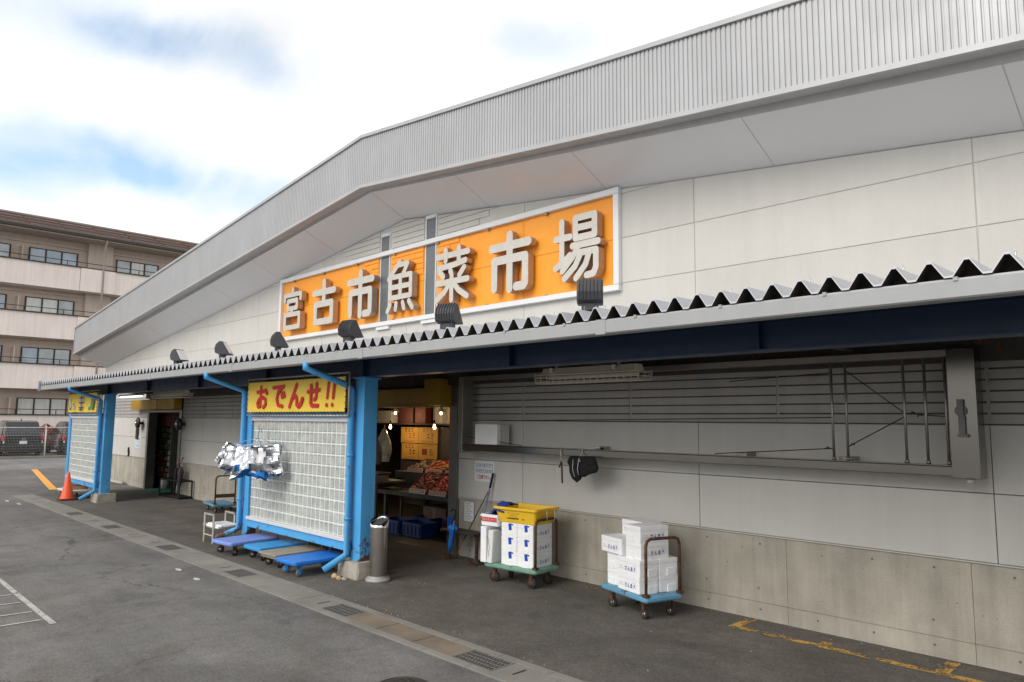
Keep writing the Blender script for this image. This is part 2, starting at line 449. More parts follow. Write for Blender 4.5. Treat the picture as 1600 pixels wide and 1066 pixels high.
o = struct('drain_channel', b, [conc_slab, conc_slab_b, M('joint_dark', (0.03,0.028,0.025), 0.95)])
bv = o.modifiers.new('bevel', 'BEVEL'); bv.width = 0.006; bv.segments = 1; bv.limit_method = 'ANGLE'
iron = M('grate_iron', (0.22,0.215,0.20), 0.6, 0.35, var=0.25, scale=20, bump=0.2)
for (x0, x1) in GR:
    gl = ['rusty steel drain grate farthest along the channel, near the orange cone', 'drain grate in the channel opposite the black umbrella stand',
          'drain grate in the channel beside the white lid stand', 'drain grate in the channel below the pale lavender flat cart',
          'drain grate in the channel in front of the ash bin', 'nearest fully visible drain grate between brown stained slabs',
          'drain grate in the channel beyond the lower edge of the picture'][GR.index((x0, x1))]
    g = MB()
    for k in range(13):
        xx = x0+0.02+(x1-x0-0.04)*k/12; g.box(xx-0.004, xx+0.004, 4.335, 4.615, -0.025, 0.012)
    for k in range(5):
        yy = 4.345+0.26*k/4; g.box(x0+0.01, x1-0.01, yy-0.004, yy+0.004, -0.024, 0.010)
    g.box(x0+0.004, x1-0.004, 4.325, 4.337, -0.02, 0.0135); g.box(x0+0.004, x1-0.004, 4.613, 4.625, -0.02, 0.0135)
    g.box(x0+0.002, x0+0.012, 4.338, 4.612, -0.02, 0.013); g.box(x1-0.012, x1-0.002, 4.338, 4.612, -0.02, 0.013)
    g.poly([(x0, 4.33, 0.0045), (x1, 4.33, 0.0045), (x1, 4.62, 0.0045), (x0, 4.62, 0.0045)], 1)  # flat dark base sheet between the bars
    g.xf(Matrix.Identity(4))
    o = g.build('drain_grate', [iron, M('grate_base', (0.055,0.05,0.045), 0.95)]); tag(o, gl, 'drain grate', 'drain grates along the channel')

# painted lines
yel = paint_worn('yellow_paint_worn', (0.58,0.34,0.08), 0.92)
yel2 = paint_worn('orange_paint', (0.75,0.36,0.07), 0.66)
whi = paint_worn('white_paint_worn', (0.42,0.41,0.39), 0.84)
b = MB()
def line(p, q, w, z=0.008):
    p, q = Vector(p), Vector(q); d = (q-p).normalized(); s = Vector((-d.y, d.x))*w/2
    b.poly([(p.x-s.x, p.y-s.y, z), (q.x-s.x, q.y-s.y, z), (q.x+s.x, q.y+s.y, z), (p.x+s.x, p.y+s.y, z)])
line((-3.98,7.10), (-1.0,7.08), 0.10)
line((-3.93,7.151), (-3.93,7.52), 0.10); line((-2.02,7.131), (-2.02,7.5), 0.11); line((-3.03,7.15), (-3.03,7.26), 0.1)
struct('yellow_bay_line', b, yel)
b = MB()
line((-34.15,6.9), (-24.4,5.45), 0.21, 0.009)
struct('orange_road_line', b, yel2)
b = MB()
line((-13.5,2.03), (-8.72,2.035), 0.06, 0.006); line((-8.97,1.99), (-9.02,-4), 0.04, 0.006)
for xx, ln in ((-9.4, .35), (-9.95, .3), (-10.45, .3)): line((xx,1.985), (xx-0.02,1.985-ln), 0.035, 0.006)
struct('white_bay_line', b, whi)
b = MB()
line((-34.3,-40), (-34.3,60), 0.13, 0.009)
struct('white_edge_line', b, whi)
b = MB()
b.box(-43.12, -42.9, -30, 50, -0.05, 0.13)
struct('kerb', b, conc_slab, 0.02)

# ================================================================== MARKET BUILDING
D = 7.545
RX = -10.5
def zw(x): return 5.69-0.1075*abs(x-RX)        # wall top under the soffit
def zf(x): return 6.06-0.1025*abs(x-RX)        # fascia foot
XL, XR = -28.3, 7.3
bld = thing('market_building', 'long grey market hall with low gabled corrugated fascia and pale panel wall', 'building', (RX, 7.6, 0))
panel_m = M('wall_panel', (0.565,0.553,0.518), 0.75, var=0.035, scale=1.2, streak=0.045, speck=0.06, bump=0.3, bscale=140)
def panel_tone(m, amt):
    t = m.node_tree; N = t.nodes; L = t.links; p = N['Principled BSDF']
    src = p.inputs['Base Color'].links[0].from_socket
    g = N.new('ShaderNodeNewGeometry'); mp_ = N.new('ShaderNodeMapping'); mp_.vector_type = 'POINT'
    mp_.inputs['Location'].default_value = (7.46/2.92, 0, 0.0); mp_.inputs['Scale'].default_value = (1/2.92, 0, 1/0.6); mp_.inputs['Location'].default_value[2] = -0.5
    L.new(g.outputs['Position'], mp_.inputs[0])
    fl = N.new('ShaderNodeVectorMath'); fl.operation = 'FLOOR'; L.new(mp_.outputs[0], fl.inputs[0])
    wn = N.new('ShaderNodeTexWhiteNoise'); L.new(fl.outputs[0], wn.inputs['Vector'])
    r_ = N.new('ShaderNodeMapRange'); L.new(wn.outputs['Value'], r_.inputs['Value']); r_.inputs['To Min'].default_value = 1-amt; r_.inputs['To Max'].default_value = 1+amt*.5
    v = N.new('ShaderNodeVectorMath'); v.operation = 'SCALE'; L.new(src, v.inputs[0]); L.new(r_.outputs[0], v.inputs['Scale'])
    L.new(v.outputs[0], p.inputs['Base Color'])
panel_tone(panel_m, 0.05)
plinth_m = M('wall_concrete', (0.405,0.375,0.315), 0.9, var=0.20, scale=2.3, streak=0.20, speck=0.16, bump=0.45, bscale=45)
dark_m = M('joint_black', (0.02,0.02,0.02), 0.9)
white_al = M('white_aluminium', (0.72,0.73,0.74), 0.42, 0.0, var=0.04, scale=3)
galv = M('galvanised_sheet', (0.44,0.445,0.455), 0.42, 0.2, var=0.06, scale=1.5, streak=0.05)
soff_m = M('soffit_sheet', (0.68,0.68,0.685), 0.34, 0.15, var=0.03, scale=0.5, rvar=0)
lip_m = M('soffit_lip', (0.40,0.39,0.385), 0.5, 0.2, var=0.1)

# --- panel wall: real panels with gaps
OPEN = [(-13.25,-9.06,2.32), (-23.33,-20.62,2.32)]           # entrances
VJ = [-28.0,-24.98,-22.06,-19.14,-16.22,-13.3,-10.38,-7.46,-4.575,-1.65,1.27,4.2,7.2]
b = MB(); G = 0.0035
def panel(x0, x1, z0, z1, g=G):
    P = [(x0+g, z0+g), (x1-g, z0+g), (x1-g, z1-g), (x0+g, z1-g)]
    P = clip(P, 0.1075, 1, 5.69+0.1075*RX); P = clip(P, -0.1075, 1, 5.69-0.1075*RX)
    if len(P) > 2: b.xz(P, D, D+0.05)
rows_low = [(0.9,1.5), (1.5,2.1)]
rows_up = [(2.7,3.3),(3.3,3.9),(3.9,4.5),(4.5,5.1),(5.1,5.8)]
for x0, x1 in zip(VJ[:-1], VJ[1:]):
    for z0, z1 in rows_up: panel(x0, x1, z0, z1, 0.0045)
    parts = [(x0, x1)]
    for a, c, h in OPEN:
        nw = []
        for p, q in parts:
            if q <= a or p >= c: nw.append((p, q))
            else:
                if p < a: nw.append((p, a))
                if q > c: nw.append((c, q))
        parts = nw
    for p, q in parts:
        for z0, z1 in rows_low: panel(p, q, z0, z1)
b2 = MB()
b2.xz([(-28,2.7), (7.2,2.7), (7.2,zw(7.2)), (RX,zw(RX)), (-28,zw(-28))], D+0.008, D+0.0515)
wall = b.build('panel_wall', panel_m, bld, 0.003, 1)
b2.build('panel_seam', M('panel_seam', (0.46,0.445,0.41), 0.9), wall)
# louvred band below the canopy (grooves with dark gaps)
LM = M('louvre_panel', (0.40,0.385,0.365), 0.75, var=0.06, scale=1.2, streak=0.10, bump=0.2)
b = MB(); LJ = [-28.0,-26.0,-24.0]+[-20.6,-19.14,-17.4,-16.22,-14.7,-13.27]+[-8.9,-7.46,-5.55,-3.6,-1.65,0.3,2.2,4.2,7.2]
for x0, x1 in zip(LJ[:-1], LJ[1:]):
    if (x0, x1) in ((-24.0,-20.6), (-13.27,-8.9)):
        if x0 == -24.0: b.box(-24, -23.33, D+0.004, D+0.05, 2.11, 2.69)
        b.build('louvre_band', LM, bld); b = MB(); continue
    for k in range(6):
        z = 2.1+0.1*k
        b.xz([(x0+.012, z+0.010), (x1-.012, z+0.010), (x1-.012, z+0.093), (x0+.012, z+0.093)], D+0.004, D+0.05)
    b.box(x0-0.012, x0+0.012, D+0.012, D+0.05, 2.11, 2.69)
b.build('louvre_band', LM, bld)
b = MB()   # backing behind the joints, with the two entrances left open
for x0, x1 in ((-28.0,-23.33), (-20.62,-13.25), (-9.06,7.2)): b.box(x0, x1, D+0.052, D+0.20, 0, 2.32)
b.xz([(-28,2.32), (7.2,2.32), (7.2,zw(7.2)+.25), (RX,zw(RX)+.25), (-28,zw(-28)+.25)], D+0.052, D+0.20)
b.build('wall_core', M('wall_core', (0.16,0.155,0.145), 0.9), bld)
# concrete plinth
b = MB(); rr = random.Random(11)
PJ = {0: [-28.0,-26.2,-24.4,-23.36], 1: [-20.60,-18.6,-16.6,-14.7,-13.27], 2: [-8.88,-7.2,-5.42,-3.56,-1.86,0.0,1.8,3.6,5.4,7.2]}
for s in PJ.values():
    for x0, x1 in zip(s[:-1], s[1:]):
        b.box(x0+.002, x1-.002, D+0.012, D+0.051, -0.05, 0.183); b.box(x0+.002, x1-.002, D+0.0135, D+0.051, 0.187, 0.893)
        for xx in (x0+0.3, (x0+x1)/2, x1-0.3):
            for zz in (0.11, 0.33, 0.80):
                if rr.random() < 0.75:
                    xx2 = xx+rr.uniform(-.03, .03)
                    P = [(xx2+0.019*math.cos(q), zz+0.019*math.sin(q)) for q in [2*math.pi*i/10 for i in range(10)]]
                    b.xz(P, D+0.0105 if zz < .18 else D+0.012, D+0.03, 0)
                    P = [(xx2+0.012*math.cos(q), zz+0.012*math.sin(q)) for q in [2*math.pi*i/10 for i in range(10)]]
                    b.xz(P, D+0.0095 if zz < .18 else D+0.011, D+0.02, 1)
        for i in range(9):   # blow holes
            xx = rr.uniform(x0+.05, x1-.05); zz = rr.uniform(.2, .87); r = rr.uniform(.003, .009)
            b.xz([(xx+r*math.cos(q), zz+r*.8*math.sin(q)) for q in [2*math.pi*i/6 for i in range(6)]], D+0.0128, D+0.02, 1)
for p, q in ((-28,-23.36), (-20.6,-13.27), (-8.88,7.2)): b.box(p, q, D-0.012, D+0.02, 0.888, 0.899, 2)
b.build('plinth', [plinth_m, M('tie_hole', (0.16,0.145,0.12), 0.95), panel_m], bld)

# --- soffit, fascia, roof
b = MB()
SX = [XL+.25,-26.9,-24.6,-22.2,-19.8,-17.42,-15.14,-12.81,RX,-8.23,-5.9,-3.55,-1.24,1.1,3.4,5.7,XR-.25]
def sp(x, t): return (x, D+0.03-t*(D+0.03-6.80), zw(x)+t*0.352)
for x0, x1 in zip(SX[:-1], SX[1:]):
    g = 0.006; ring0 = [sp(x0+g, 0), sp(x1-g, 0), sp(x1-g, 1), sp(x0+g, 1)]
    ring1 = [(p[0], p[1], p[2]+0.03) for p in ring0]
    b.rings([ring0, ring1], 0, True, False)
so_ = b.build('soffit', soff_m, bld)
b = MB()
for x0, x1 in ((SX[0], RX), (RX, SX[-1])):
    r0 = [sp(x0, 0.0), sp(x1, 0.0), sp(x1, .99), sp(x0, .99)]
    b.rings([[(q[0], q[1], q[2]+.008) for q in r0], [(q[0], q[1], q[2]+.028) for q in r0]], 0, True, False)
b.build('soffit_seam', M('soffit_seam', (0.62,0.62,0.62), 0.8), so_)
b = MB()
for x0, x1 in ((XL, RX), (RX, XR)):
    b.rings([[(x, 6.632, zf(x)), (x, 6.775, zf(x)+.004), (x, 6.80, zw(x)+.345), (x, 6.818, zw(x)+.345), (x, 6.818, zf(x)+0.06), (x, 6.632, zf(x)+0.05)] for x in (x0, x1)], 0, True, False)
b.build('soffit_lip', lip_m, bld)
b = MB(); p = 0.0568; FH = 0.945; x = XL+0.02
FY = 6.60
prof = [(0, 0), (0.033, 0), (0.0385, 0.012), (0.0515, 0.012)]
cols = []
while x < XR-0.02:
    for du, dv in prof: cols.append((x+du, FY+dv))
    x += p
v0 = len(b.v)
for (cx, cy) in cols: b.v += [(cx, cy, zf(cx)+0.055), (cx, cy, zf(cx)+FH-0.05)]
for i in range(len(cols)-1): b.face((v0+2*i, v0+2*i+2, v0+2*i+3, v0+2*i+1))
fas = b.build('fascia', galv, bld)
b = MB()
for x0, x1 in ((XL, RX), (RX, XR)):
    b.rings([[(x, 6.585, zf(x)), (x, 6.63, zf(x)), (x, 6.63, zf(x)+0.055), (x, 6.585, zf(x)+0.055)] for x in (x0, x1)], 0, True, False)
    b.rings([[(x, 6.572, zf(x)+FH-.055), (x, 6.66, zf(x)+FH-.055), (x, 6.66, zf(x)+FH), (x, 6.572, zf(x)+FH)] for x in (x0, x1)], 0, True, False)
for xx in (-27.9,-24.9,-21.9,-18.9,-15.9,-12.9,-9.9,-6.9,-3.9,-0.9,2.1,5.1):
    b.rings([[(q, 6.570, zf(q)+FH-.05), (q, 6.665, zf(q)+FH-.05), (q, 6.665, zf(q)+FH+.003), (q, 6.570, zf(q)+FH+.003)] for q in (xx, xx+.05)], 0, True, False)
b.box(XL-.03, XL, 6.585, 7.9, zf(XL)-.01, zf(XL)+FH+.005)
b.build('fascia_trim', galv, fas)
b = MB()
b.xz([(XL,zf(XL)+.07), (RX,zf(RX)+.07), (XR,zf(XR)+.07), (XR,zf(XR)+FH-.07), (RX,zf(RX)+FH-.07), (XL,zf(XL)+FH-.07)], 6.628, 6.66, 0)
b.rings([[(x, 6.66, zf(x)+FH-.12), (x, 32, zf(x)+FH-.12), (x, 32, zf(x)+FH-.06), (x, 6.66, zf(x)+FH-.06)] for x in (XL, RX, XR)], 0, True, False)
b.build('roof', M('roof_steel', (0.30,0.31,0.33), 0.5, 0.3), bld)
b = MB()
b.box(XL+.3, XL+.5, D+.2, 30, 0, 4.1); b.box(XR-.3, XR-.1, D+.2, 30, 0, 4.3); b.box(XL+.5, XR-.3, 29.8, 30, 0, 4.1)
b.build('side_wall', panel_m, bld)

# --- relief slats of the gable and the tall slit windows
WX = [(-11.19,-10.93), (-9.83,-9.57)]
orange = M('orange_panel', (0.95,0.36,0.03), 0.5, var=0.03, scale=1.5, streak=0.03)
b = MB(); bo = MB()
for k in range(11):
    z0 = 4.62+0.1*k; z1 = z0+0.088
    hw = max(0.32, min(2.45, 0.30+(z0-4.55)*2.35)); 
    x0, x1 = RX+.15-hw, RX+.15+hw
    segs = [(x0, x1)]
    for a, c in WX:
        nw = []
        for p_, q_ in segs:
            if q_ <= a-.07 or p_ >= c+.07: nw.append((p_, q_))
            else:
                if p_ < a-.07: nw.append((p_, a-.07))
                if q_ > c+.07: nw.append((c+.07, q_))
        segs = nw
    tgt = b if z0 > 5.1 else bo
    yy = D-0.014 if z0 > 5.1 else D-0.026
    for p_, q_ in segs:
        P = [(p_, z0), (q_, z0), (q_, z1), (p_, z1)]
        P = clip(P, 0.1075, 1, 5.685+0.1075*RX); P = clip(P, -0.1075, 1, 5.685-0.1075*RX)
        if len(P) > 2: tgt.xz(P, yy, D-0.001)
b.build('gable_relief', panel_m, wall)
slate = M('slit_glass', (0.13,0.145,0.155), 0.25, var=0.1, scale=4)
for (x0, x1), zt in zip(WX, (5.48, 5.56)):
    f = MB()
    f.box(x0-.022, x0, D-0.022, D+.02, 3.80, zt+.06); f.box(x1, x1+.022, D-0.022, D+.02, 3.80, zt+.06)
    f.box(x0, x1, D-0.034, D+.02, zt, zt+.058); f.box(x0-.07, x1+.07, D-.05, D+.02, 3.74, 3.80)
    fr = f.build('slit_window', white_al, bld)
    g = MB(); g.box(x0, x1, D-0.012, D+.01, 3.80, zt); g.build('pane', slate, fr)

# --- door frames and headers
steel = M('stainless', (0.21,0.20,0.18), 0.22, 0.92, var=0.10, scale=1.6, rvar=0)
steel_d = M('stainless_dull', (0.36,0.34,0.31), 0.38, 0.8, var=0.18, scale=3)
jamb_m = M('jamb_steel', (0.20,0.195,0.18), 0.4, 0.6, var=0.15, scale=3)
b = MB()
b.box(-9.08, -8.885, D-0.05, D+.22, 0, 2.69)
b.build('door_frame', jamb_m, bld, 0.006)
b = MB(); b.box(-13.25, -13.1, D-.02, D+.22, 0, 2.32)
b.build('door_frame', jamb_m, bld, 0.006)
b = MB()
b.box(-23.33, -23.2, D-.03, D+.22, 0, 2.32); b.box(-20.76, -20.6, D-.03, D+.22, 0, 2.32); b.box(-23.2, -20.76, D-.03, D+.22, 2.25, 2.32)
b.build('door_frame', jamb_m, bld, 0.006)
yhead = M('yellow_header', (0.40,0.23,0.012), 0.6, var=0.12, scale=2)
b = MB()
b.box(-13.25, -9.45, 7.28, D-0.055, 2.31, 2.62); b.box(-9.43, -9.02, 7.24, D-.056, 2.33, 2.76); b.box(-13.25, -9.45, 7.262, 7.279, 2.31, 2.36)
b.build('door_header', yhead, bld, 0.008)
b = MB()
b.box(-24.2, -20.6, 7.30, D-.035, 2.33, 2.62); b.box(-22.0, -21.9, 7.285, 7.299, 2.33, 2.6)
b.build('door_header', yhead, bld, 0.008)

# --- dark hall behind the entrances
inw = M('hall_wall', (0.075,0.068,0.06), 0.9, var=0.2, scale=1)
b = MB()
b.box(-27.7, -6.5, 14.0, 14.2, 0, 3.0); b.box(-27.9, -27.7, D+.21, 14.2, 0, 3.0); b.box(-6.5, -6.3, D+.21, 14.2, 0, 3.0)
b.box(-17.6, -17.5, D+.21, 14, 0, 3.0)
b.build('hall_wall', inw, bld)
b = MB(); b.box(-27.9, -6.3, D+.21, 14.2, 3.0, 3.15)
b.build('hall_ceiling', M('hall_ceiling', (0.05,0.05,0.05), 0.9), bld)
b = MB(); b.poly([(-27.7,7.562,0.006), (-6.5,7.562,0.006), (-6.5,14,0.006), (-27.7,14,0.006)])
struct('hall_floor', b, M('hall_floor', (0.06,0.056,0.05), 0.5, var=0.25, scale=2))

# ================================================================== BIG SIGN
sign = thing('market_sign', 'orange wall sign in white frame with seven raised grey characters', 'sign', (-10.4, D, 3.85))
b = MB()
OX = [-14.98,-13.3,-11.26] ; 
for x0, x1 in ((-14.98,-13.304), (-13.296,-11.245), (-10.875,-9.885), (-9.515,-7.464), (-7.456,-5.76)):
    for z0, z1 in ((3.88,4.497), (4.503,5.10)):
        b.box(x0, x1, D-0.012, D-0.002, z0, z1)
pan = b.build('sign_panel', orange, sign)
bo.build('sign_relief', orange, pan)
b = MB()
Y0, Y1 = D-0.075, D-0.001
b.box(-15.08, -5.66, Y0, Y1, 5.10, 5.185); b.box(-15.08, -5.66, Y0, Y1, 3.80, 3.88)
b.box(-15.08, -14.99, Y0, Y1, 3.882, 5.098); b.box(-5.75, -5.66, Y0, Y1, 3.882, 5.098)
b.build('sign_frame', white_al, sign, 0.006, 1)
b = MB()
x = -14.5
while x < -5.8:
    for z_ in (5.07, 3.882):
        b = MB(); b.box(x, x+.05, D-.06, D-.013, z_, z_+(.028 if z_ > 4 else .015)); b.build('sign_clip', M('clip_steel', (0.35,0.28,0.2), 0.5, .4), sign)
    x += 1.25
face_m = M('letter_face', (0.565,0.54,0.49), 0.45, 0.15, var=0.08, scale=6)
side_m = M('letter_side', (0.42,0.33,0.25), 0.35, 0.55, var=0.12, scale=8)
CH = {
 'miya': (.105, [[(.5,.95),(.5,.85)], [(.09,.70),(.09,.82),(.91,.82),(.91,.70)], [(.27,.68),(.73,.68),(.73,.50),(.27,.50),(.27,.68)], [(.52,.50),(.46,.38)], [(.15,.36),(.87,.36),(.87,.06),(.15,.06),(.15,.36)]]),
 'ko': (.13, [[(.5,.94),(.5,.50)], [(.06,.72),(.94,.72)], [(.15,.46),(.85,.46),(.85,.07),(.15,.07),(.15,.46)]]),
 'ichi': (.13, [[(.5,.94),(.5,.06)], [(.06,.77),(.94,.77)], [(.13,.10),(.13,.55),(.87,.55),(.87,.12),(.83,.08),(.66,.08)]]),
 'uo': (.10, [[(.46,.95),(.06,.66)], [(.40,.90),(.74,.90),(.58,.70)], [(.14,.68),(.86,.68),(.86,.28),(.14,.28),(.14,.68)], [(.14,.48),(.86,.48)], [(.5,.68),(.5,.28)],
              [(.15,.15),(.05,.03)], [(.37,.16),(.35,.05)], [(.60,.16),(.65,.05)], [(.82,.17),(.94,.04)]]),
 'na': (.10, [[(.05,.85),(.95,.85)], [(.31,.95),(.31,.76)], [(.69,.95),(.69,.76)], [(.88,.70),(.55,.66),(.12,.645)], [(.16,.57),(.25,.48)], [(.46,.57),(.50,.49)], [(.85,.58),(.72,.46)],
              [(.05,.37),(.95,.37)], [(.5,.44),(.5,.05)], [(.46,.36),(.30,.20),(.06,.07)], [(.54,.36),(.70,.20),(.94,.07)]]),
 'ba': (.10, [[(.18,.93),(.18,.30)], [(.05,.68),(.36,.68)], [(.05,.24),(.20,.30),(.36,.40)], [(.48,.94),(.88,.94),(.88,.64),(.48,.64),(.48,.94)], [(.48,.79),(.88,.79)],
              [(.42,.53),(.95,.53)], [(.55,.52),(.42,.36),(.20,.18)], [(.52,.41),(.91,.41),(.91,.16),(.86,.07),(.72,.06)], [(.60,.40),(.48,.22),(.25,.06)], [(.78,.40),(.70,.22),(.50,.04)]]),
}
CY = D-0.175
clabels = {'miya': 'leftmost character with a roof over two boxes', 'ko': 'character of a cross above a square box'}
for nm, x0, x1 in (('miya',-14.69,-13.84), ('ko',-13.41,-12.515), ('ichi',-12.08,-11.175), ('uo',-10.76,-9.93), ('na',-9.37,-8.50), ('ichi',-8.04,-7.155), ('ba',-6.71,-5.875)):
    w, st = CH[nm]; W, Hh, z0 = x1-x0, 0.925, 3.99
    b = MB(); k = 0
    for poly in st:
        for p_, q_ in zip(poly[:-1], poly[1:]):
            capsule(b, (x0+p_[0]*W, z0+p_[1]*Hh), (x0+q_[0]*W, z0+q_[1]*Hh), w/2*W*1.13, CY-0.0006*k, CY+0.11+0.0006*k, lambda a, c, t: (a, t, c), 0, 1)
            k += 1
        p0 = poly[len(poly)//2]
        b.cyl((x0+p0[0]*W, CY+.11, z0+p0[1]*Hh), (x0+p0[0]*W, D-.012, z0+p0[1]*Hh), 0.012, m=1, seg=6)
    b.build('raised_character', [face_m, side_m], sign)

# ================================================================== CANOPY
blue = M('blue_paint', (0.075,0.36,0.70), 0.48, var=0.14, scale=2.2, streak=0.16, rust=0.10)
blue_r = M('blue_paint_rusting', (0.075,0.36,0.70), 0.48, var=0.14, scale=2.2, streak=0.14, rust=0.9, rust_z=(0.05, 0.9))
beam_shaded = M('blue_paint_shaded', (0.010,0.032,0.085), 0.5, var=0.12, scale=2)  # same blue as the columns, darkened to put canopy shade into the colour
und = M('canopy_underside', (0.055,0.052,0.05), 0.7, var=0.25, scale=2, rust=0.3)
can_m = M('canopy_sheet', (0.55,0.56,0.59), 0.4, 0.3, var=0.06, scale=2)
conc_b = M('footing_concrete', (0.36,0.33,0.28), 0.9, var=0.25, scale=7, bump=0.5, bscale=40)
can = thing('canopy', 'blue steel walkway canopy with folded sheet roof and pale front gutter', 'canopy', (-8.6, 5.6, 0))
b = MB(); x = -23.3; t = 0.012; pr = []
while x < 7.0:
    pr += [(x, 0.0), (x+0.022, 0.0), (x+0.084, 0.094), (x+0.110, 0.094), (x+0.172, 0.0)]; x += 0.194
def sheet(dz, flip, m):
    v0 = len(b.v)
    for (px, pz) in pr: b.v += [(px, 4.69, 2.957+pz+dz), (px, 7.52, 3.0+pz+dz)]
    for i in range(len(pr)-1):
        q = (v0+2*i, v0+2*i+2, v0+2*i+3, v0+2*i+1); b.face(q if not flip else q[::-1], m)
sheet(0.0, False, 0); sheet(-t, True, 1)
v0 = len(b.v)   # cut edge of the sheet
for (px, pz) in pr: b.v += [(px, 4.69, 2.957+pz), (px, 4.69, 2.957+pz-t)]
for i in range(len(pr)-1): b.face((v0+2*i, v0+2*i+1, v0+2*i+3, v0+2*i+2), 0)
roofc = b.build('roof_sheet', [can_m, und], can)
b = MB(); k = 0; x = -23.2
while x < 7:
    b.cyl((x+0.1, 4.95, 3.05), (x+0.1, 4.95, 3.105), 0.006, seg=6); x += 0.6
b.build('roof_bolt', M('bolt_steel', (0.55,0.55,0.55), 0.4, 0.7), roofc)['kind'] = 'stuff'
b = MB()
b.rings([[(x, 4.71, 2.822), (x, 4.70, 2.832), (x, 4.70, 2.928), (x, 4.704, 2.94), (x, 4.718, 2.94), (x, 4.718, 2.85), (x, 4.81, 2.85), (x, 4.81, 2.93), (x, 4.825, 2.93), (x, 4.825, 2.822)] for x in (-23.25, 7.05)], 0, True, False)
x = -21.9
while x < 7:
    b.box(x, x+.10, 4.696, 4.74, 2.818, 2.943); x += 3.62
x = -22.9
while x < 7:
    b.box(x-.012, x+.012, 4.692, 4.78, 2.925, 2.948); x += 0.75
b.box(-23.31, -23.27, 4.645, 7.5, 2.80, 3.07)
gut = b.build('gutter', M('gutter_sheet', (0.36,0.37,0.375), 0.42, 0.1, var=0.05, scale=1.2, streak=0.06), can)
b = MB()
def ibeam_x(x0, x1, yc, z0, z1, w, tf=0.014, tw=0.012):
    b.box(x0, x1, yc-w/2, yc+w/2, z0, z0+tf); b.box(x0, x1, yc-w/2, yc+w/2, z1-tf, z1); b.box(x0, x1, yc-tw/2, yc+tw/2, z0+tf, z1-tf)
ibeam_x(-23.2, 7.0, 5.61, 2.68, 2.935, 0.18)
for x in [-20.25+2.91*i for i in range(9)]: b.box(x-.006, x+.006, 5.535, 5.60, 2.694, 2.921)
beam = b.build('beam', beam_shaded, can)
b = MB()
for x in [-23.0+2.9*i for i in range(11)]:
    b.box(x-.05, x+.05, 5.705, 7.5, 2.80, 2.935)
b.box(-23.2, 7, 6.55, 6.63, 2.905, 2.94); b.box(-23.2, 7, 7.40, 7.48, 2.66, 2.90); b.box(-23.2, 7, 4.82, 4.90, 2.905, 2.945)
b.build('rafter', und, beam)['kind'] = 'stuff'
for cx in (-8.6, -20.25, 3.05):
    b = MB()
    x0, x1, y0, y1 = cx-.11, cx+.11, 5.50, 5.72
    b.box(x0, x1, y0, y1, 0.2, 2.678)
    b.box(x0-.03, x1+.03, y0-.03, y1+.03, 2.655, 2.6795)
    c = b.build('column', blue_r if cx > -9 else blue, can, 0.008)
    f = MB()
    P = rrect(cx-.27, cx+.22, 5.40, 5.86, 0.03)
    R = [[(px+random.uniform(-.008,.008), py+random.uniform(-.008,.008), z) for px, py in P] for z in (-.02, 0.1)]+[[(cx-.025+(px-cx+.025)*.97, 5.63+(py-5.63)*.97, 0.215+random.uniform(-.01,.005)) for px, py in P]]
    f.rings(R, 0, True, False); f.build('footing', conc_b, c)
def downpipe(px, py, gx, foot, mat, dirx=-1):
    b = MB(); r = 0.047
    b.tube([(gx, 4.72, 2.84), (gx, 4.72, 2.765), (px, 5.36, 2.565), (px, py, 2.50), (px, py, 0.29), foot], r, 12)
    for z in (0.75, 1.6, 2.3):
        b.lathe([(r+.006, 0), (r+.006, .03)], (px, py, z), 12); b.box(px-.012, px+.012, py+.04, py+.10, z, z+.028)
    return b.build('downpipe', mat, can)
downpipe(-8.69, 5.425, -8.69, (-8.83, 5.17, 0.10), blue)
downpipe(-11.95, 5.38, -11.95, (-12.15, 5.10, 0.13), blue_r)
downpipe(-20.31, 5.425, -20.31, (-20.5, 5.15, 0.08), blue)
for (x, y, s) in ((-8.70,5.28,.05), (-8.62,5.30,.035), (-8.55,5.33,.045), (-8.75,5.33,.03)):
    pass

# floodlights along the canopy edge
grey_p = M('floodlight_paint', (0.045,0.047,0.052), 0.5, var=0.1, scale=8)
lens_m = M('floodlight_glass', (0.75,0.76,0.76), 0.15)
def flood_proto():
    t = thing('floodlight', 'x', 'floodlight', (0,0,0), 0, 'floodlights aimed up at the sign')
    b = MB(); w = 0.115
    prof = [(y*.8, .055+(z-.055)*.8) for y, z in [(0.17,0.065), (0.005,0.335), (-0.05,0.33), (-0.115,0.26), (-0.135,0.18), (-0.12,0.09), (-0.04,0.055)]]
    n = len(prof)
    # slightly tapered hood
    R = []
    for xx, s in ((-w,.96), (-w+.02,1.0), (w-.02,1.0), (w,.96)):
        cy, cz = 0.02, 0.14
        R.append([(xx, cy+(y-cy)*s, cz+(z-cz)*s) for y, z in prof])
    b.rings(R, 0, True, False)
    for k in range(7):
        x = -w+0.02+k*(2*w-.04)/6
        pr2 = [(y-0.012 if y < 0.02 else y, z) for y, z in prof[1:6]]
        b.yz([prof[1]]+[(y-.013, z+.006) for y, z in prof[2:6]]+[prof[5]], x-.005, x+.005)
    h = b.build('housing', grey_p, t, 0.004, 1, world=False)
    g = MB(); d = Vector((0, 0.165, -0.27)).normalized(); nrm = Vector((0, 0.27, 0.165)).normalized()
    c = Vector((0, 0.07, 0.171))+nrm*0.004
    g.obox(c, (1,0,0), d, nrm, w-.018, 0.105, 0.004); g.build('lens', lens_m, h, world=False)
    g = MB(); g.box(-.05, .05, -.05, .03, 0.0, 0.058); g.box(-.075, -.055, -.05, .02, -.03, .09); g.box(.055, .075, -.05, .02, -.03, .09); g.cyl((0,0,-.06), (0,0,0.0), 0.02, seg=8)
    g.build('bracket', grey_p, t, world=False)
    return t
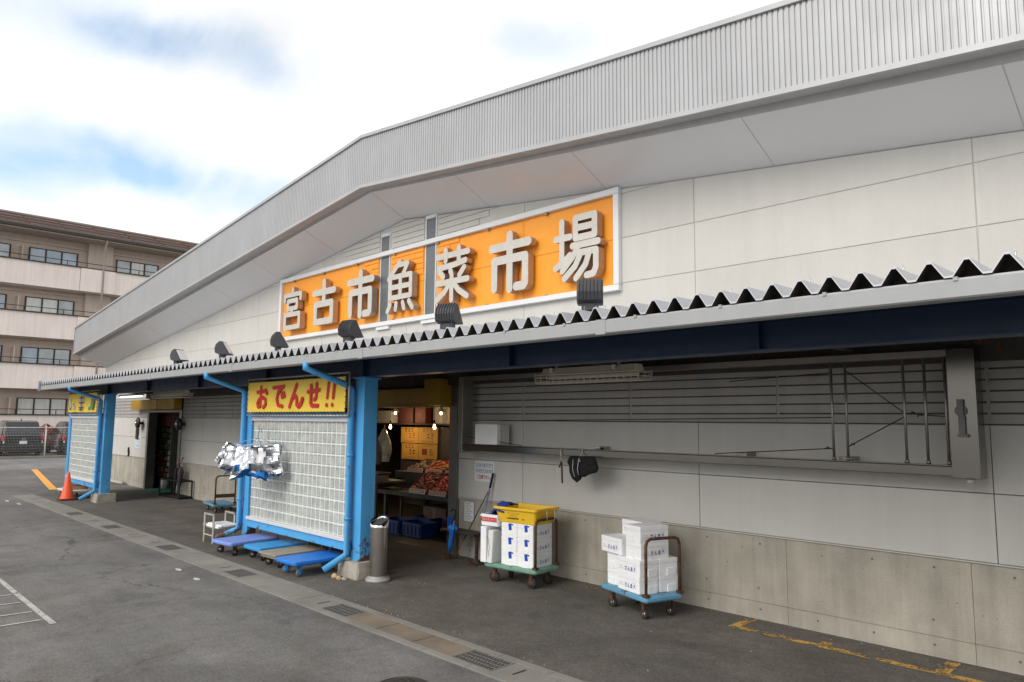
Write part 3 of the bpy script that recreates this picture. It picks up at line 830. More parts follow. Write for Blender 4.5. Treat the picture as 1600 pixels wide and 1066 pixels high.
FL = [(-4.05,4.93,38,'black floodlight below the right end of the orange sign'), (-6.02,4.93,22,'black floodlight below the gap between the fifth and sixth sign characters'),
      (-7.98,4.93,6,'black floodlight on the canopy edge below the third and fourth sign characters'), (-9.9,4.93,-22,'black floodlight on the canopy at the left end of the orange sign'),
      (-11.83,4.93,-40,'dark fin shaped floodlight standing second from the left'), (-13.8,4.93,-62,'leftmost floodlight, turned so its white glass shows')]
p = flood_proto()
for i, (x, y, a, lab) in enumerate(FL):
    o = p if i == 0 else copy_tree(p)
    o.location = (x, y, 3.075); o.rotation_euler = (0, 0, rad(a)); o['label'] = lab

# caged tube lights and the bare tube
lamp_m = M('lamp_enamel', (0.80,0.74,0.62), 0.5, var=0.15, scale=5)
wire_m = M('wire_steel', (0.72,0.66,0.56), 0.5, 0.2)
tube_off = M('tube_glass', (0.7,0.7,0.66), 0.3)
def cage_light(x0, x1, yc, zt, label, tubem):
    t = thing('caged_light', label, 'light', ((x0+x1)/2, yc, zt), 0, 'caged strip lights under the canopy')
    b = MB(); b.yz([(yc-.06,zt), (yc+.06,zt), (yc+.10,zt-.075), (yc-.10,zt-.075)], x0+.08, x1-.08)
    for x in (x0+.25, x1-.35): b.box(x-.015, x+.015, yc-.02, yc+.02, zt, zt+.07); b.box(x-.02, x+.02, yc-.115, yc-.09, zt-.05, zt)
    b.build('fitting', lamp_m, t)
    b = MB()
    for dy in (-.05, .05): b.cyl((x0+.12, yc+dy, zt-.11), (x1-.12, yc+dy, zt-.11), 0.016, seg=8)
    b.build('tube', tubem, t)
    b = MB(); ys = (-.13, -.11, -.05, 0.0, .05, .11, .13)
    for dy, dz in ((-.13,-.08), (-.13,-.12), (-.12,-.17), (-.06,-.18), (0,-.18), (.06,-.18), (.12,-.17), (.13,-.12), (.13,-.08)):
        b.bar((x0, yc+dy, zt+dz), (x1, yc+dy, zt+dz), 0.0035)
    n = 16
    for k in range(n+1):
        x = x0+(x1-x0)*k/n
        pts = [(x, yc-.13, zt-.06), (x, yc-.13, zt-.13), (x, yc-.11, zt-.18), (x, yc+.11, zt-.18), (x, yc+.13, zt-.13), (x, yc+.13, zt-.06)]
        for p_, q_ in zip(pts[:-1], pts[1:]): b.bar(p_, q_, 0.003)
    for x in (x0, x1):
        for dz in (-.10, -.14): b.bar((x, yc-.13, zt+dz), (x, yc+.13, zt+dz), 0.003)
    b.build('wire_cage', wire_m, t)
cage_light(-6.2, -4.65, 6.6, 2.74, 'caged strip light hanging under the canopy in front of the louvred wall', tube_off)
cage_light(-19.95, -17.8, 6.6, 2.77, 'distant caged strip light hanging between the two blue posts', tube_off)
t = thing('tube_light', 'thin bare glowing tube light under the canopy end beside the yellow header', 'light', (-21.6, 6.5, 2.66))
b = MB(); b.box(-22.55, -20.65, 6.46, 6.54, 2.69, 2.735); b.build('batten', white_al, t)
b = MB(); b.cyl((-22.5,6.5,2.665), (-20.7,6.5,2.665), 0.016, seg=8); b.build('tube', M('tube_lit', (0.9,0.9,0.9), 0.4, emit=(1,.97,.9), estr=2.2), t)

# ================================================================== GLASS BLOCK SCREENS AND BANNERS
gb = M('glass_block', (0.42,0.445,0.425), 0.16, var=0.30, scale=7, spec=0.7)
grout = M('block_grout', (0.74,0.74,0.70), 0.7, var=0.05)
sill_m = M('screen_sill', (0.62,0.63,0.66), 0.4, var=0.06)
def screen(x0, x1, label, rusty):
    Y = 5.46
    t = thing('glass_block_screen', label, 'screen', ((x0+x1)/2, Y, 0), 0, 'glass block wind screens between the posts')
    pm = blue_r if rusty else blue
    b = MB(); b.box(x0-.22, x0-.02, Y-.03, Y+.13, 0.02, 2.57); b.box(x0-.02, x1+.02, Y-.03, Y+.10, 0.335, 0.455)
    b.box(x0-.02, x1+.02, Y-.02, Y+.09, 2.125, 2.20)
    b.build('frame', M('screen_frame_rust', (0.075,0.36,0.70), 0.45, var=0.08, scale=3, rust=0.85, rust_z=(0.0, 0.62)) if rusty else blue, t, 0.006)
    b = MB(); b.box(x0-.02, x1+.02, Y-.06, Y+.08, 0.457, 0.505); b.build('sill', sill_m, t, 0.005)
    b = MB(); b.box(x0-.02, x1+.02, Y-.035, Y+.08, 2.065, 2.123); b.build('head_rail', sill_m, t, 0.005)
    nx, nz = 24, 10; W = (x1-x0)/nx; H = (2.063-0.507)/nz
    b = MB(); b.box(x0, x1, Y+.004, Y+.085, 0.507, 2.063)
    g = b.build('grout', grout, t)
    b = MB()
    for i in range(nx):
        for k in range(nz):
            cx, cz = x0+(i+.5)*W, 0.507+(k+.5)*H; a, c = W/2-.010, H/2-.008
            r0 = [(cx-a,Y+.003,cz-c), (cx+a,Y+.003,cz-c), (cx+a,Y+.003,cz+c), (cx-a,Y+.003,cz+c)]
            a2, c2 = a-.013, c-.013
            r1 = [(cx-a2,Y-.007,cz-c2), (cx+a2,Y-.007,cz-c2), (cx+a2,Y-.007,cz+c2), (cx-a2,Y-.007,cz+c2)]
            a3, c3 = a-.026, c-.024   # dished middle
            r2 = [(cx-a3,Y+.0015,cz-c3), (cx+a3,Y+.0015,cz-c3), (cx+a3,Y+.0015,cz+c3), (cx-a3,Y+.0015,cz+c3)]
            v0 = len(b.v); b.v += r0+r1+r2
            for q in range(4):
                w_ = (q+1) % 4; b.face((v0+q, v0+w_, v0+4+w_, v0+4+q)); b.face((v0+4+q, v0+4+w_, v0+8+w_, v0+8+q))
            b.face((v0+8, v0+9, v0+10, v0+11))
    b.build('glass_blocks', gb, g)
screen(-11.73, -8.74, 'glass block screen under the yellow lettered banner, rusty at its foot', True)
screen(-23.02, -20.36, 'far glass block screen behind the orange traffic cone', False)

ban_y = M('banner_yellow', (0.83,0.58,0.06), 0.55, var=0.06, scale=2)
red_p = M('red_print', (0.55,0.012,0.012), 0.6, var=0.06)
cord_m = M('black_cord', (0.03,0.028,0.025), 0.8)
pole_m = M('banner_frame', (0.45,0.43,0.40), 0.5, 0.4)
def banner_cloth(b, x0, x1, z0, z1, Y, amp=0.006):
    nx, nz = 90, 14; v0 = len(b.v)
    def yy(u, w):
        e = min(w, 1-w); pk = math.sin(u*2*math.pi*33)*max(0, 0.22-e)*0.05
        return Y+pk+amp*math.sin(u*19+1.3)*math.sin(w*3.1)+0.004*mnoise.noise((u*22, w*5, 1.1))
    for k in range(nz+1):
        for i in range(nx+1):
            u, w = i/nx, k/nz; zz = z0+(z1-z0)*w
            if k in (0, nz): zz += 0.006*(1 if k == 0 else -1)*abs(math.sin(u*math.pi*33))
            b.v.append((x0+(x1-x0)*u, yy(u, w), zz))
    for k in range(nz):
        for i in range(nx): b.face((v0+k*(nx+1)+i, v0+k*(nx+1)+i+1, v0+(k+1)*(nx+1)+i+1, v0+(k+1)*(nx+1)+i), 0, True)
def banner(x0, x1, z0, z1, Y, label):
    t = thing('banner', label, 'banner', ((x0+x1)/2, Y, z0), 0)
    b = MB(); g = 0.05
    for p_, q_ in (((x0-g,z0-g),(x1+g,z0-g)), ((x0-g,z1+g),(x1+g,z1+g)), ((x0-g,z0-g),(x0-g,z1+g)), ((x1+g,z0-g),(x1+g,z1+g))):
        b.cyl((p_[0],Y+.03,p_[1]), (q_[0],Y+.03,q_[1]), 0.014, seg=8)
    b.build('frame', pole_m, t)
    b = MB(); banner_cloth(b, x0, x1, z0, z1, Y); cl = b.build('cloth', ban_y, t)
    b = MB(); n = int((x1-x0)/0.09)
    for k in range(n+1):
        x = x0+(x1-x0)*k/n; b.bar((x, Y-.004, z0+.012), (x+.02, Y+.02, z0-g), 0.0035); b.bar((x, Y-.004, z1-.012), (x+.02, Y+.02, z1+g), 0.0035)
    for k in range(6):
        z = z0+(z1-z0)*(k+.5)/6; b.bar((x0+.01, Y-.004, z), (x0-g, Y+.02, z+.02), 0.0035); b.bar((x1-.01, Y-.004, z), (x1+g, Y+.02, z+.02), 0.0035)
    b.build('lacing', cord_m, t)
    return t, cl
t, cl = banner(-11.72, -8.70, 2.20, 2.69, 5.33, 'yellow banner with red hiragana lettering laced above the glass blocks')
# hiragana drawn as thick brush strokes, one shape per character
HIRA = {
 'o': (.15, [[(.08,.72),(.80,.76)], [(.40,.95),(.38,.10),(.20,.06),(.10,.22),(.25,.40),(.60,.48),(.82,.38),(.84,.18),(.66,.04)], [(.78,.80),(.92,.66)]]),
 'de': (.15, [[(.06,.88),(.90,.92)], [(.80,.90),(.45,.66),(.36,.38),(.48,.14),(.84,.07)], [(.76,.62),(.82,.46)], [(.93,.64),(.99,.50)]]),
 'n': (.16, [[(.52,.95),(.07,.06)], [(.20,.34),(.42,.50),(.56,.40),(.58,.14),(.70,.06),(.86,.16),(.94,.36)]]),
 'se': (.16, [[(.04,.64),(.96,.70)], [(.72,.95),(.72,.40),(.56,.32)], [(.28,.90),(.28,.20),(.38,.08),(.88,.08)]]),
 'bang': (.19, [[(.30,.95),(.22,.38)], [(.16,.10),(.17,.09)], [(.78,.95),(.70,.38)], [(.64,.10),(.65,.09)]]),
}
for nm, x0, x1 in (('o',-11.38,-10.98), ('de',-10.82,-10.42), ('n',-10.28,-9.84), ('se',-9.72,-9.36), ('bang',-9.22,-8.90)):
    w, st = HIRA[nm]; W, Hh, z0 = x1-x0, 0.36, 2.265; b = MB(); k = 0
    for poly in st:
        for p_, q_ in zip(poly[:-1], poly[1:]):
            rr_ = w/2*W*(1.0 if not (nm == 'bang') else .95)
            capsule(b, (x0+p_[0]*W, z0+p_[1]*Hh), (x0+q_[0]*W, z0+q_[1]*Hh), rr_, 5.3135-.0004*k, 5.3155+.0004*k, lambda a, c, t_: (a, t_, c), 0, 0); k += 1
    b.build('lettering', red_p, cl)
t, cl = banner(-22.98, -20.32, 2.22, 2.72, 5.33, 'yellow picture banner with fish and vegetables above the far screen')
g1 = M('print_green', (0.10,0.30,0.06), 0.6); g2 = M('print_palegreen', (0.55,0.65,0.42), 0.6); g3 = M('print_dark', (0.05,0.05,0.08), 0.6); g4 = M('print_pink', (0.62,0.30,0.22), 0.6); g5 = M('print_red', (0.6,0.06,0.05), 0.6); g6 = M('print_silver', (0.42,0.47,0.50), 0.6)
b = MB(); Yp = 5.316
def el(cx, cz, a, c, rot, m, k=0):
    P = []
    for i in range(16):
        q = 2*math.pi*i/16; u, w = a*math.cos(q), c*math.sin(q)
        P.append((cx+u*math.cos(rot)-w*math.sin(rot), cz+u*math.sin(rot)+w*math.cos(rot)))
    b.xz(P, Yp-.001-.0006*k, Yp, m)
el(-22.72,2.44,.075,.16,0.1,1,0); el(-22.80,2.36,.02,.10,0,2,1); el(-22.68,2.32,.05,.03,.3,2,2)
el(-22.42,2.38,.10,.10,.4,3,0); el(-22.36,2.34,.05,.04,0,1,1); el(-22.26,2.34,.03,.06,0,6,2)
for k in range(3): b.box(-21.86, -21.42, Yp-.004-.001*k, Yp-.003-.001*k, 2.585-.13*k, 2.62-.13*k, 2)
b.box(-21.66, -21.60, Yp-.0075, Yp-.0065, 2.28, 2.66, 2); el(-21.64,2.53,.24,.06,0,6,1); el(-21.64,2.36,.14,.05,0,6,2); b.box(-21.82, -21.46, Yp-.009, Yp-.008, 2.27, 2.30, 2); el(-21.64,2.33,.05,.07,0,2,8)
el(-20.78,2.40,.16,.10,.6,1,0); el(-20.70,2.50,.07,.19,-.5,0,1); el(-20.62,2.42,.05,.17,-.9,0,2); el(-20.48,2.55,.10,.05,1.1,4,3); el(-20.88,2.32,.12,.05,0,0,4); el(-20.60,2.33,.06,.06,0,0,5); el(-20.50,2.38,.03,.13,-.3,2,6)
b.build('printed_picture', [g1, g2, g3, g4, g5, MATS['banner_yellow'], g6], cl)

# ================================================================== STEEL FRAME ON THE WALL
fr = thing('steel_frame', 'long stainless sliding frame with thin rods fixed along the wall', 'frame', (-5.2, 7.3, 1.65))
b = MB(); b.yz(rrect(7.19, 7.33, 1.652, 1.742, 0.008, 2), -8.40, -1.86); b.box(-8.4, -1.86, 7.20, 7.32, 1.742, 1.748); b.build('rail', steel, fr)
b = MB(); b.box(-8.4, -1.86, 7.20, 7.32, 2.70, 2.76); b.build('rail', steel_d, fr)
b = MB(); b.box(-1.872, -1.655, 7.185, 7.40, 1.640, 2.76); po = b.build('post', steel, fr, 0.006)
b = MB(); b.box(-8.50, -8.40, 7.185, 7.40, 1.615, 2.76); b.build('post', steel_d, fr, 0.006)
for x in (-2.90,-2.765,-2.245,-2.07,-1.905):
    b = MB(); b.cyl((x,7.25,1.748), (x,7.25,2.70), 0.013, seg=8); b.lathe([(.02,0),(.02,.03)], (x,7.25,1.75), 8); b.build('rod', steel_d, fr)
b = MB(); hx, hz = -1.775, 2.22
b.cyl((hx,7.186,hz), (hx,7.17,hz), 0.048, seg=20); b.box(hx-.024, hx+.024, 7.150, 7.171, hz-.045, hz+.10)
b.box(hx-.02, hx+.03, 7.158, 7.172, hz-.20, hz-.045); b.box(hx-.03, hx+.05, 7.145, 7.184, hz-.225, hz-.20)
b.build('latch', M('latch_steel', (0.12,0.115,0.11), 0.4, 0.6), po)
b = MB(); b.cyl((-1.75,7.25,1.64), (-1.75,7.25,1.60), 0.03, seg=10); b.build('roller', M('nylon', (0.5,0.48,0.44), 0.5), po)
for x in (-8.0,-5.93,-3.92,-2.83,-1.76):
    b = MB(); b.box(x-.06, x+.06, 7.332, D-.001, 1.70, 1.78); b.build('bracket', steel_d, fr)
b = MB()
for p_, q_ in (((-8.38,7.26,1.86),(-7.2,7.26,1.755)), ((-7.6,7.26,2.10),(-2.9,7.255,2.16)), ((-2.765,7.25,2.62),(-2.245,7.25,2.20)), ((-2.765,7.25,1.88),(-2.245,7.25,2.17)), ((-2.9,7.25,1.86),(-4.2,7.26,1.76)), ((-2.9,7.25,2.60),(-4.0,7.26,2.55)), ((-2.245,7.25,2.2),(-1.9,7.25,2.17))):
    b.bar(p_, q_, 0.0035)
for q_ in ((-2.72,7.25,1.90), (-2.96,7.25,1.86), (-2.18,7.25,2.2), (-2.12,7.25,2.18)): b.tube([(q_[0]-.02,q_[1],q_[2]-.01),(q_[0],q_[1]-.01,q_[2]+.012),(q_[0]+.02,q_[1],q_[2])], 0.007, 6)
b.build('wire', cord_m, fr)
foam = M('foam_white', (0.86,0.87,0.88), 0.6, var=0.03, scale=8, speck=0.05, bump=0.25, bscale=260)
foam_g = M('foam_seam', (0.42,0.44,0.46), 0.8)
t = thing('foam_box', 'square white foam box standing on the left end of the steel rail', 'foam box', (-7.8, 7.27, 1.748))
b = MB(); b.box(-8.14, -7.66, 7.21, 7.29, 1.751, 2.05); b.build('lid', foam, t, 0.012)
b = MB(); b.box(-8.12, -7.67, 7.293, 7.47, 1.752, 2.045); b.box(-7.669, -7.66, 7.34, 7.42, 1.84, 1.94); b.build('body', M('foam_grey', (0.60,0.60,0.59), 0.7, var=0.05), t, 0.01)

# things hanging from the rail
t = thing('black_gloves', 'black quilted mitt and cap hanging from a hook on the steel rail', 'gloves', (-5.97, 7.15, 1.36))
blk = M('black_cloth', (0.010,0.010,0.012), 0.85, var=0.2, scale=12, bump=0.4, bscale=50)
def pouch(b, P, y0, th, m=0, seed=0):
    """puffy closed shape from an outline"""
    n = len(P); cx = sum(p[0] for p in P)/n; cz = sum(p[1] for p in P)/n; R = []
    for k, (s, yy) in enumerate(((.25,-1),(.62,-.86),(.9,-.5),(1,0),(.9,.5),(.62,.86),(.25,1))):
        R.append([(cx+(x-cx)*s, y0+yy*th/2+0.01*mnoise.noise((x*9, z*9, yy+seed)), cz+(z-cz)*s) for x, z in P])
    b.rings(R, m, True, True)
b = MB(); pouch(b, [(-6.22,1.655),(-6.255,1.585),(-6.225,1.53),(-6.215,1.44),(-6.16,1.36),(-6.10,1.325),(-6.03,1.37),(-6.00,1.47),(-5.985,1.60),(-6.02,1.66)], 7.15, 0.10)
b.build('mitt', blk, t)
b = MB(); pouch(b, [(-6.06,1.66),(-6.03,1.52),(-6.005,1.40),(-5.94,1.405),(-5.86,1.445),(-5.76,1.47),(-5.72,1.52),(-5.75,1.60),(-5.78,1.67)], 7.12, 0.10, seed=4)
b.build('mitt', blk, t)
b = MB(); pouch(b, [(-6.05,1.70),(-5.98,1.76),(-5.86,1.77),(-5.80,1.71)], 7.37, 0.10, seed=7); b.build('cap', blk, t)
b = MB(); b.tube([(-6.03,7.18,1.75),(-6.03,7.17,1.70),(-6.0,7.07,1.62),(-5.985,7.06,1.60),(-5.97,7.07,1.615)], 0.005, 6)
b.tube([(-6.115,7.093,1.62),(-6.12,7.09,1.5),(-6.10,7.105,1.40)], 0.004, 6); b.tube([(-6.0,7.066,1.62),(-6.02,7.066,1.5),(-6.02,7.09,1.43)], 0.004, 6)
b.build('hook', white_al, t)
t = thing('hanging_strap', 'short dark red strap with a ring hanging from the steel rail', 'strap', (-6.37, 7.17, 1.30))
b = MB(); b.bar((-6.375,7.17,1.56), (-6.365,7.17,1.30), 0.011); b.bar((-6.375,7.17,1.585), (-6.42,7.17,1.50), 0.009); b.build('strap', M('dark_red_rubber', (0.07,0.012,0.012), 0.6), t)
b = MB(); b.tube([(-6.40,7.18,1.735),(-6.385,7.165,1.64),(-6.375,7.17,1.58)], 0.005, 6)
b.tube([(-6.435+.03*math.cos(q),7.17,1.47+.035*math.sin(q)) for q in [2*math.pi*i/12 for i in range(13)]], 0.004, 6); b.build('ring', white_al, t)

# wall notices
notice = M('notice_white', (0.70,0.74,0.74), 0.4, var=0.05)
blu_p = M('blue_print', (0.04,0.10,0.24), 0.6); blk_p = M('black_print', (0.03,0.03,0.03), 0.6); sign_red = M('red_ink', (0.45,0.03,0.04), 0.6)
UX, UZ = (1,0,0), (0,0,1)
t = thing('wall_notice', 'white square notice with two blue lines and one red line on the wall', 'notice', (-8.28, D, 1.17))
b = MB(); b.box(-8.50, -8.06, D-.006, D-.001, 1.175, 1.485); pl = b.build('plate', notice, t)
b = MB(); rr = random.Random(5)
scribble(b, (-8.28,D-.0066,1.42), UX, UZ, 0.39, 0.06, 12, 0, rr); scribble(b, (-8.28,D-.0066,1.335), UX, UZ, 0.39, 0.06, 12, 0, rr); b.build('lettering', blu_p, pl)
b = MB(); put2d(b, text2d('ご注意下さい。', 0.30, 0.062), (-8.29,D-.0067,1.245), UX, UZ, 0, 0.0018); b.build('lettering', sign_red, pl)
t = thing('wall_notice', 'small tall paper notice on the concrete wall beside the door frame', 'notice', (-8.62, D, 0.53))
b = MB(); b.box(-8.745, -8.50, D+.001, D+.010, 0.525, 0.86); b.build('backing', M('notice_backing', (0.33,0.31,0.27), 0.6), t)
b = MB(); b.box(-8.725, -8.515, D-.006, D+.0005, 0.55, 0.845); pl = b.build('plate', notice, t)
b = MB()
for k in range(7): scribble(b, (-8.62+(.0 if k % 2 else -.02),D-.0066,0.82-.039*k), UX, UZ, 0.16 if k % 2 else 0.12, 0.026, 7, 1 if k in (2,5) else (2 if k == 6 else 0), rr)
b.build('lettering', [blk_p, sign_red, blu_p], pl)
for z, lab in ((1.44,'pale blue paper sheet on the wall left of the far entrance'), (1.24,'white paper sheet with a blue line below the pale blue one')):
    b = MB(); b.box(-24.36, -23.85, D-.006, D-.001, z-.08, z+.09); scribble(b, (-24.1,D-.0066,z), UX, UZ, 0.38, 0.06, 8, 1, rr)
    tag(b.build('paper_sheet', [M('paper_blueish', (0.62,0.70,0.80), 0.7) if z > 1.3 else notice, blu_p]), lab, 'paper notice')

# ================================================================== CARTS AND BOXES
rusty = M('rusty_tube', (0.10,0.06,0.045), 0.7, 0.3, var=0.3, scale=20, rust=0.8)
rubber = M('black_rubber', (0.018,0.017,0.016), 0.8, var=0.2)
grey_rub = M('grey_rubber', (0.12,0.13,0.14), 0.7)
def cart(label, loc, rz, L, W, deckm, handle=None, hubm=None, wheelm=None, deckz=0.24, group=None, wr=0.055, slats=False, hm=None, hh=0.58):
    """platform cart; local u along x from the front-left deck corner, handle at the far x end"""
    t = thing('platform_cart', label, 'platform cart', (loc[0], loc[1], 0), rad(rz), group)
    b = MB(); th = 0.05
    if slats:
        for k in range(7):
            a = W*k/7; b.box(0, L, a+.003, a+W/7-.003, deckz-.03, deckz-random.uniform(0,.004))
        for x in (0.04, L/2, L-.1): b.box(x, x+.06, 0.005, W-.005, deckz-.075, deckz-.031)
        b.build('deck', deckm, t, 0.004, 1, world=False)
    else:
        b.xy(rrect(0, L, 0, W, 0.05, 5), deckz-th, deckz)
        b.build('deck', deckm, t, 0.012, 2, world=False)
        b = MB(); b.box(0.03, L-.03, 0.03, W-.03, deckz-th-.012, deckz-th+.001); b.build('deck_rib', deckm, t, world=False)
    for x in (0.13, L-.13):
        for y in (0.09, W-.09):
            a = 0.25 if x < L/2 else 0.0
            w = MB(); M4 = Matrix.Translation((x, y, 0)) @ Matrix.Rotation(a*(1 if y < W/2 else -2), 4, 'Z')
            w.lathe([(0.001,-.018), (wr-.012,-.018), (wr,-.012), (wr,.012), (wr-.012,.018), (0.001,.018)], (0,0,0), 18, 0, False)
            w.xf(M4 @ Matrix.Translation((0,0,wr)) @ Matrix.Rotation(math.pi/2, 4, 'X'))
            wo_ = w.build('wheel', wheelm or rubber, t, world=False)
            h = MB(); h.lathe([(0.001,-.021), (wr*.55,-.021), (wr*.55,.021), (0.001,.021)], (0,0,0), 12, 0, False)
            h.lathe([(0.001,-.028), (wr*.2,-.028), (wr*.2,.028), (0.001,.028)], (0,0,0), 8, 0, False)
            h.xf(M4 @ Matrix.Translation((0,0,wr)) @ Matrix.Rotation(math.pi/2, 4, 'X'))
            h.build('hub', hubm or steel_d, wo_, world=False)
            f = MB(); top = deckz-th-.012
            for s in (-1, 1): f.box(-.02, .02, s*.024-.002, s*.024+.002, wr*.7, top)
            f.box(-.04, .04, -.035, .035, top-.006, top); f.xf(M4)
            f.build('caster', hubm if hubm else rusty, t, world=False)
    if handle:
        b = MB(); zt = deckz+hh; x = L-.03; r = 0.017
        pts = [(x, 0.035, deckz-.01), (x, 0.035, zt-.07), (x, 0.055, zt-.02), (x, 0.10, zt), (x, W-.10, zt), (x, W-.055, zt-.02), (x, W-.035, zt-.07), (x, W-.035, deckz-.01)]
        b.tube(pts, r, 10)
        for y in (0.035, W-.035): b.box(x-.03, x+.03, y-.03, y+.03, deckz, deckz+.03)
        if handle == 2: b.box(x-.006, x+.006, 0.05, W-.05, deckz+.14, deckz+.22)
        b.build('handle', hm or rusty, t, world=False)
    return t

ink = M('box_blue_ink', (0.02,0.03,0.35), 0.6); inkr = M('box_red_ink', (0.55,0.05,0.08), 0.6); tape_m = M('blue_tape', (0.012,0.07,0.42), 0.4)
BL, BW, BH = 0.40, 0.265, 0.178
_sa = [text2d(ch, 0.034, 0.046) for ch in 'さんま']
SANMA = ([(x+dx, y) for (V_, F_), dx in zip(_sa, (-.052, 0, .052)) for x, y in V_], [])
_n = 0
for V_, F_ in _sa:
    SANMA[1].extend([tuple(i+_n for i in f) for f in F_]); _n += len(V_)
CREST = text2d('さ', 0.02, 0.02)
def box_proto(tape):
    t = thing('foam_box', 'x', 'foam box', (0,0,0), 0)
    b = MB(); z1 = 0.130
    P0 = rrect(-BL/2+.006, BL/2-.006, -BW/2+.006, BW/2-.006, 0.012, 2); P1 = rrect(-BL/2+.001, BL/2-.001, -BW/2+.001, BW/2-.001, 0.012, 2)
    b.rings([[(x, y, 0) for x, y in P0], [(x, y, 0.006) for x, y in P1], [(x, y, z1) for x, y in P1]], 0, True, False)
    for s in (-1, 1):    # raised hand-hold block on each end
        if not tape: b.box(s*(BL/2-.001), s*(BL/2+.006), -.02, .10, 0.0, 0.075)
        else: b.box(s*(BL/2-.001), s*(BL/2+.004), -.055, .055, 0.0, 0.06)
    body = b.build('body', foam, t, world=False)
    b = MB(); Pl = rrect(-BL/2, BL/2, -BW/2, BW/2, 0.012, 2)
    b.rings([[(x, y, z1+.0015) for x, y in P1], [(x, y, z1+.004) for x, y in Pl], [(x, y, BH-.005) for x, y in Pl], [(x*.985, y*.98, BH-.0005) for x, y in Pl]], 0, True, False)
    lid = b.build('lid', foam, t, world=False)
    b = MB(); rr = random.Random(9)
    for s in (-1, 1):
        u = (-s, 0, 0) if s > 0 else (1, 0, 0); n = s*(BW/2+.0008)
        u = Vector((1,0,0)) if s < 0 else Vector((-1,0,0)); o = Vector((0, n, 0))
        put2d(b, SANMA, o+u*0.01+Vector((0,0,.068)), u, UZ, 0, 0.0012)
        put2d(b, CREST, o+u*0.115+Vector((0,0,.078)), u, UZ, 0, 0.003)
        scribble(b, o+u*0.115+Vector((0,0,.103)), u, UZ, 0.065, 0.012, 5, 1, rr); scribble(b, o+u*0.115+Vector((0,0,.055)), u, UZ, 0.07, 0.008, 7, 2, rr)
        scribble(b, o-u*0.125+Vector((0,0,.080)), u, UZ, 0.06, 0.010, 5, 2, rr); scribble(b, o-u*0.12+Vector((0,0,.055)), u, UZ, 0.08, 0.012, 6, 1, rr)
    b.build('printing', [ink, inkr, blk_p], body, world=False)
    if tape:
        for s in (-1, 1):
            b = MB(); x = s*(BL/2+.0015)
            b.obox((x, 0.02*s, 0.128), (0,1,.12*s), (0,-.12*s,1), (1,0,0), 0.024, 0.042, 0.0012)
            b.obox((x, 0.045*s, 0.158), (0,1,0), (0,0,1), (1,0,0), 0.028, 0.009, 0.0014)
            b.build('tape', tape_m, t, world=False)
    return t
def on_cart(ct, u, v, z, rot, proto, first, label, group):
    o = proto if first else copy_tree(proto)
    rz = ct.rotation_euler.z; c, s = math.cos(rz), math.sin(rz)
    o.location = (ct.location.x+c*u-s*v, ct.location.y+s*u+c*v, z)
    o.rotation_euler = (0, 0, rz+rad(rot+random.uniform(-1.2,1.2))); o['label'] = label; o['group'] = group
    return o

deck_c = M('cart_deck_paleblue', (0.12,0.31,0.46), 0.55, var=0.18, scale=6, rust=0.25)
deck_g = M('cart_deck_green', (0.17,0.33,0.25), 0.6, var=0.2, scale=8, rust=0.15)
cb = cart('weathered pale blue platform cart with rusty hoop handle stacked with foam boxes', (-5.437,6.775), -16.6, 0.84, 0.53, deck_c, 1, deckz=0.25, hh=0.60)
gr = 'white foam boxes stacked on the pale blue cart'
bp = box_proto(False); Z = 0.252
H3, H4 = Z+2*BH, Z+3*BH
SB = [(.50,.165,Z,0,'box, bottom row front of the pale blue cart, lettering facing the road'), (.50,.165,Z+BH,0,'box, second row front of the pale blue cart, lettering facing the road'),
      (.50,.435,Z,0,'box, bottom row by the wall on the pale blue cart'), (.50,.435,Z+BH,0,'box, second row by the wall on the pale blue cart'),
      (.155,.29,Z,90,'box, bottom row at the left end of the pale blue cart'), (.155,.29,Z+BH,90,'box, second row at the left end of the pale blue cart'),
      (.155,.185,H3,0,'box sticking out to the left of its pile'),
      (.55,.26,H3,90,'box whose lettering shows low inside the hoop handle'), (.55,.26,H4,90,'box on top, cut by the top bar of the hoop handle'),
      (.21,.455,H3,0,'box at the back, hidden behind the one sticking out'), (.22,.44,H4,0,'box on top at the back left against the wall')]
for i, (u, v, z, a, lab) in enumerate(SB): on_cart(cb, u, v, z, a, bp, i == 0, 'white foam fish ' + lab, gr)
cg = cart('worn green platform cart loaded with taped foam boxes and a yellow tub', (-7.263,6.613), 5.5, 0.88, 0.51, deck_g, 1, deckz=0.25, hh=0.60, wr=0.07, hubm=rusty)
gr = 'blue taped foam boxes on the green cart'
bt = box_proto(True); k = 0
for col, cn_ in ((0.40,'left'), (0.668,'right')):
    for row, rn in ((0,'bottom'), (1,'middle'), (2,'top')):
        on_cart(cg, col, .25, 0.252+row*BH, 90, bt, k == 0, 'blue taped white foam box, %s of the %s stack on the green cart' % (rn, cn_), gr); k += 1
# yellow tub
tub_m = M('tub_yellow', (0.80,0.50,0.025), 0.42, var=0.07, scale=6)
zt0 = 0.252+3*BH+.002
rzg = cg.rotation_euler.z
def on_g(u, v): return (cg.location.x+math.cos(rzg)*u-math.sin(rzg)*v, cg.location.y+math.sin(rzg)*u+math.cos(rzg)*v)
tx, ty = on_g(0.515, 0.265)
t = thing('tub', 'yellow plastic fish tub with black lettering on top of the taped foam boxes', 'tub', (tx, ty, zt0), rzg+rad(1))
b = MB(); rg = lambda hx, hy, r, z: [(x, y, z) for x, y in rrect(-hx, hx, -hy, hy, r, 4)]
b.rings([rg(.30,.21,.03,0), rg(.335,.245,.04,.165), rg(.362,.272,.05,.168), rg(.362,.272,.05,.198), rg(.352,.262,.05,.203), rg(.332,.242,.04,.198), rg(.29,.20,.03,.012)], 0, True, False)
tb = b.build('tub_body', tub_m, t, 0.005, 2, world=False)
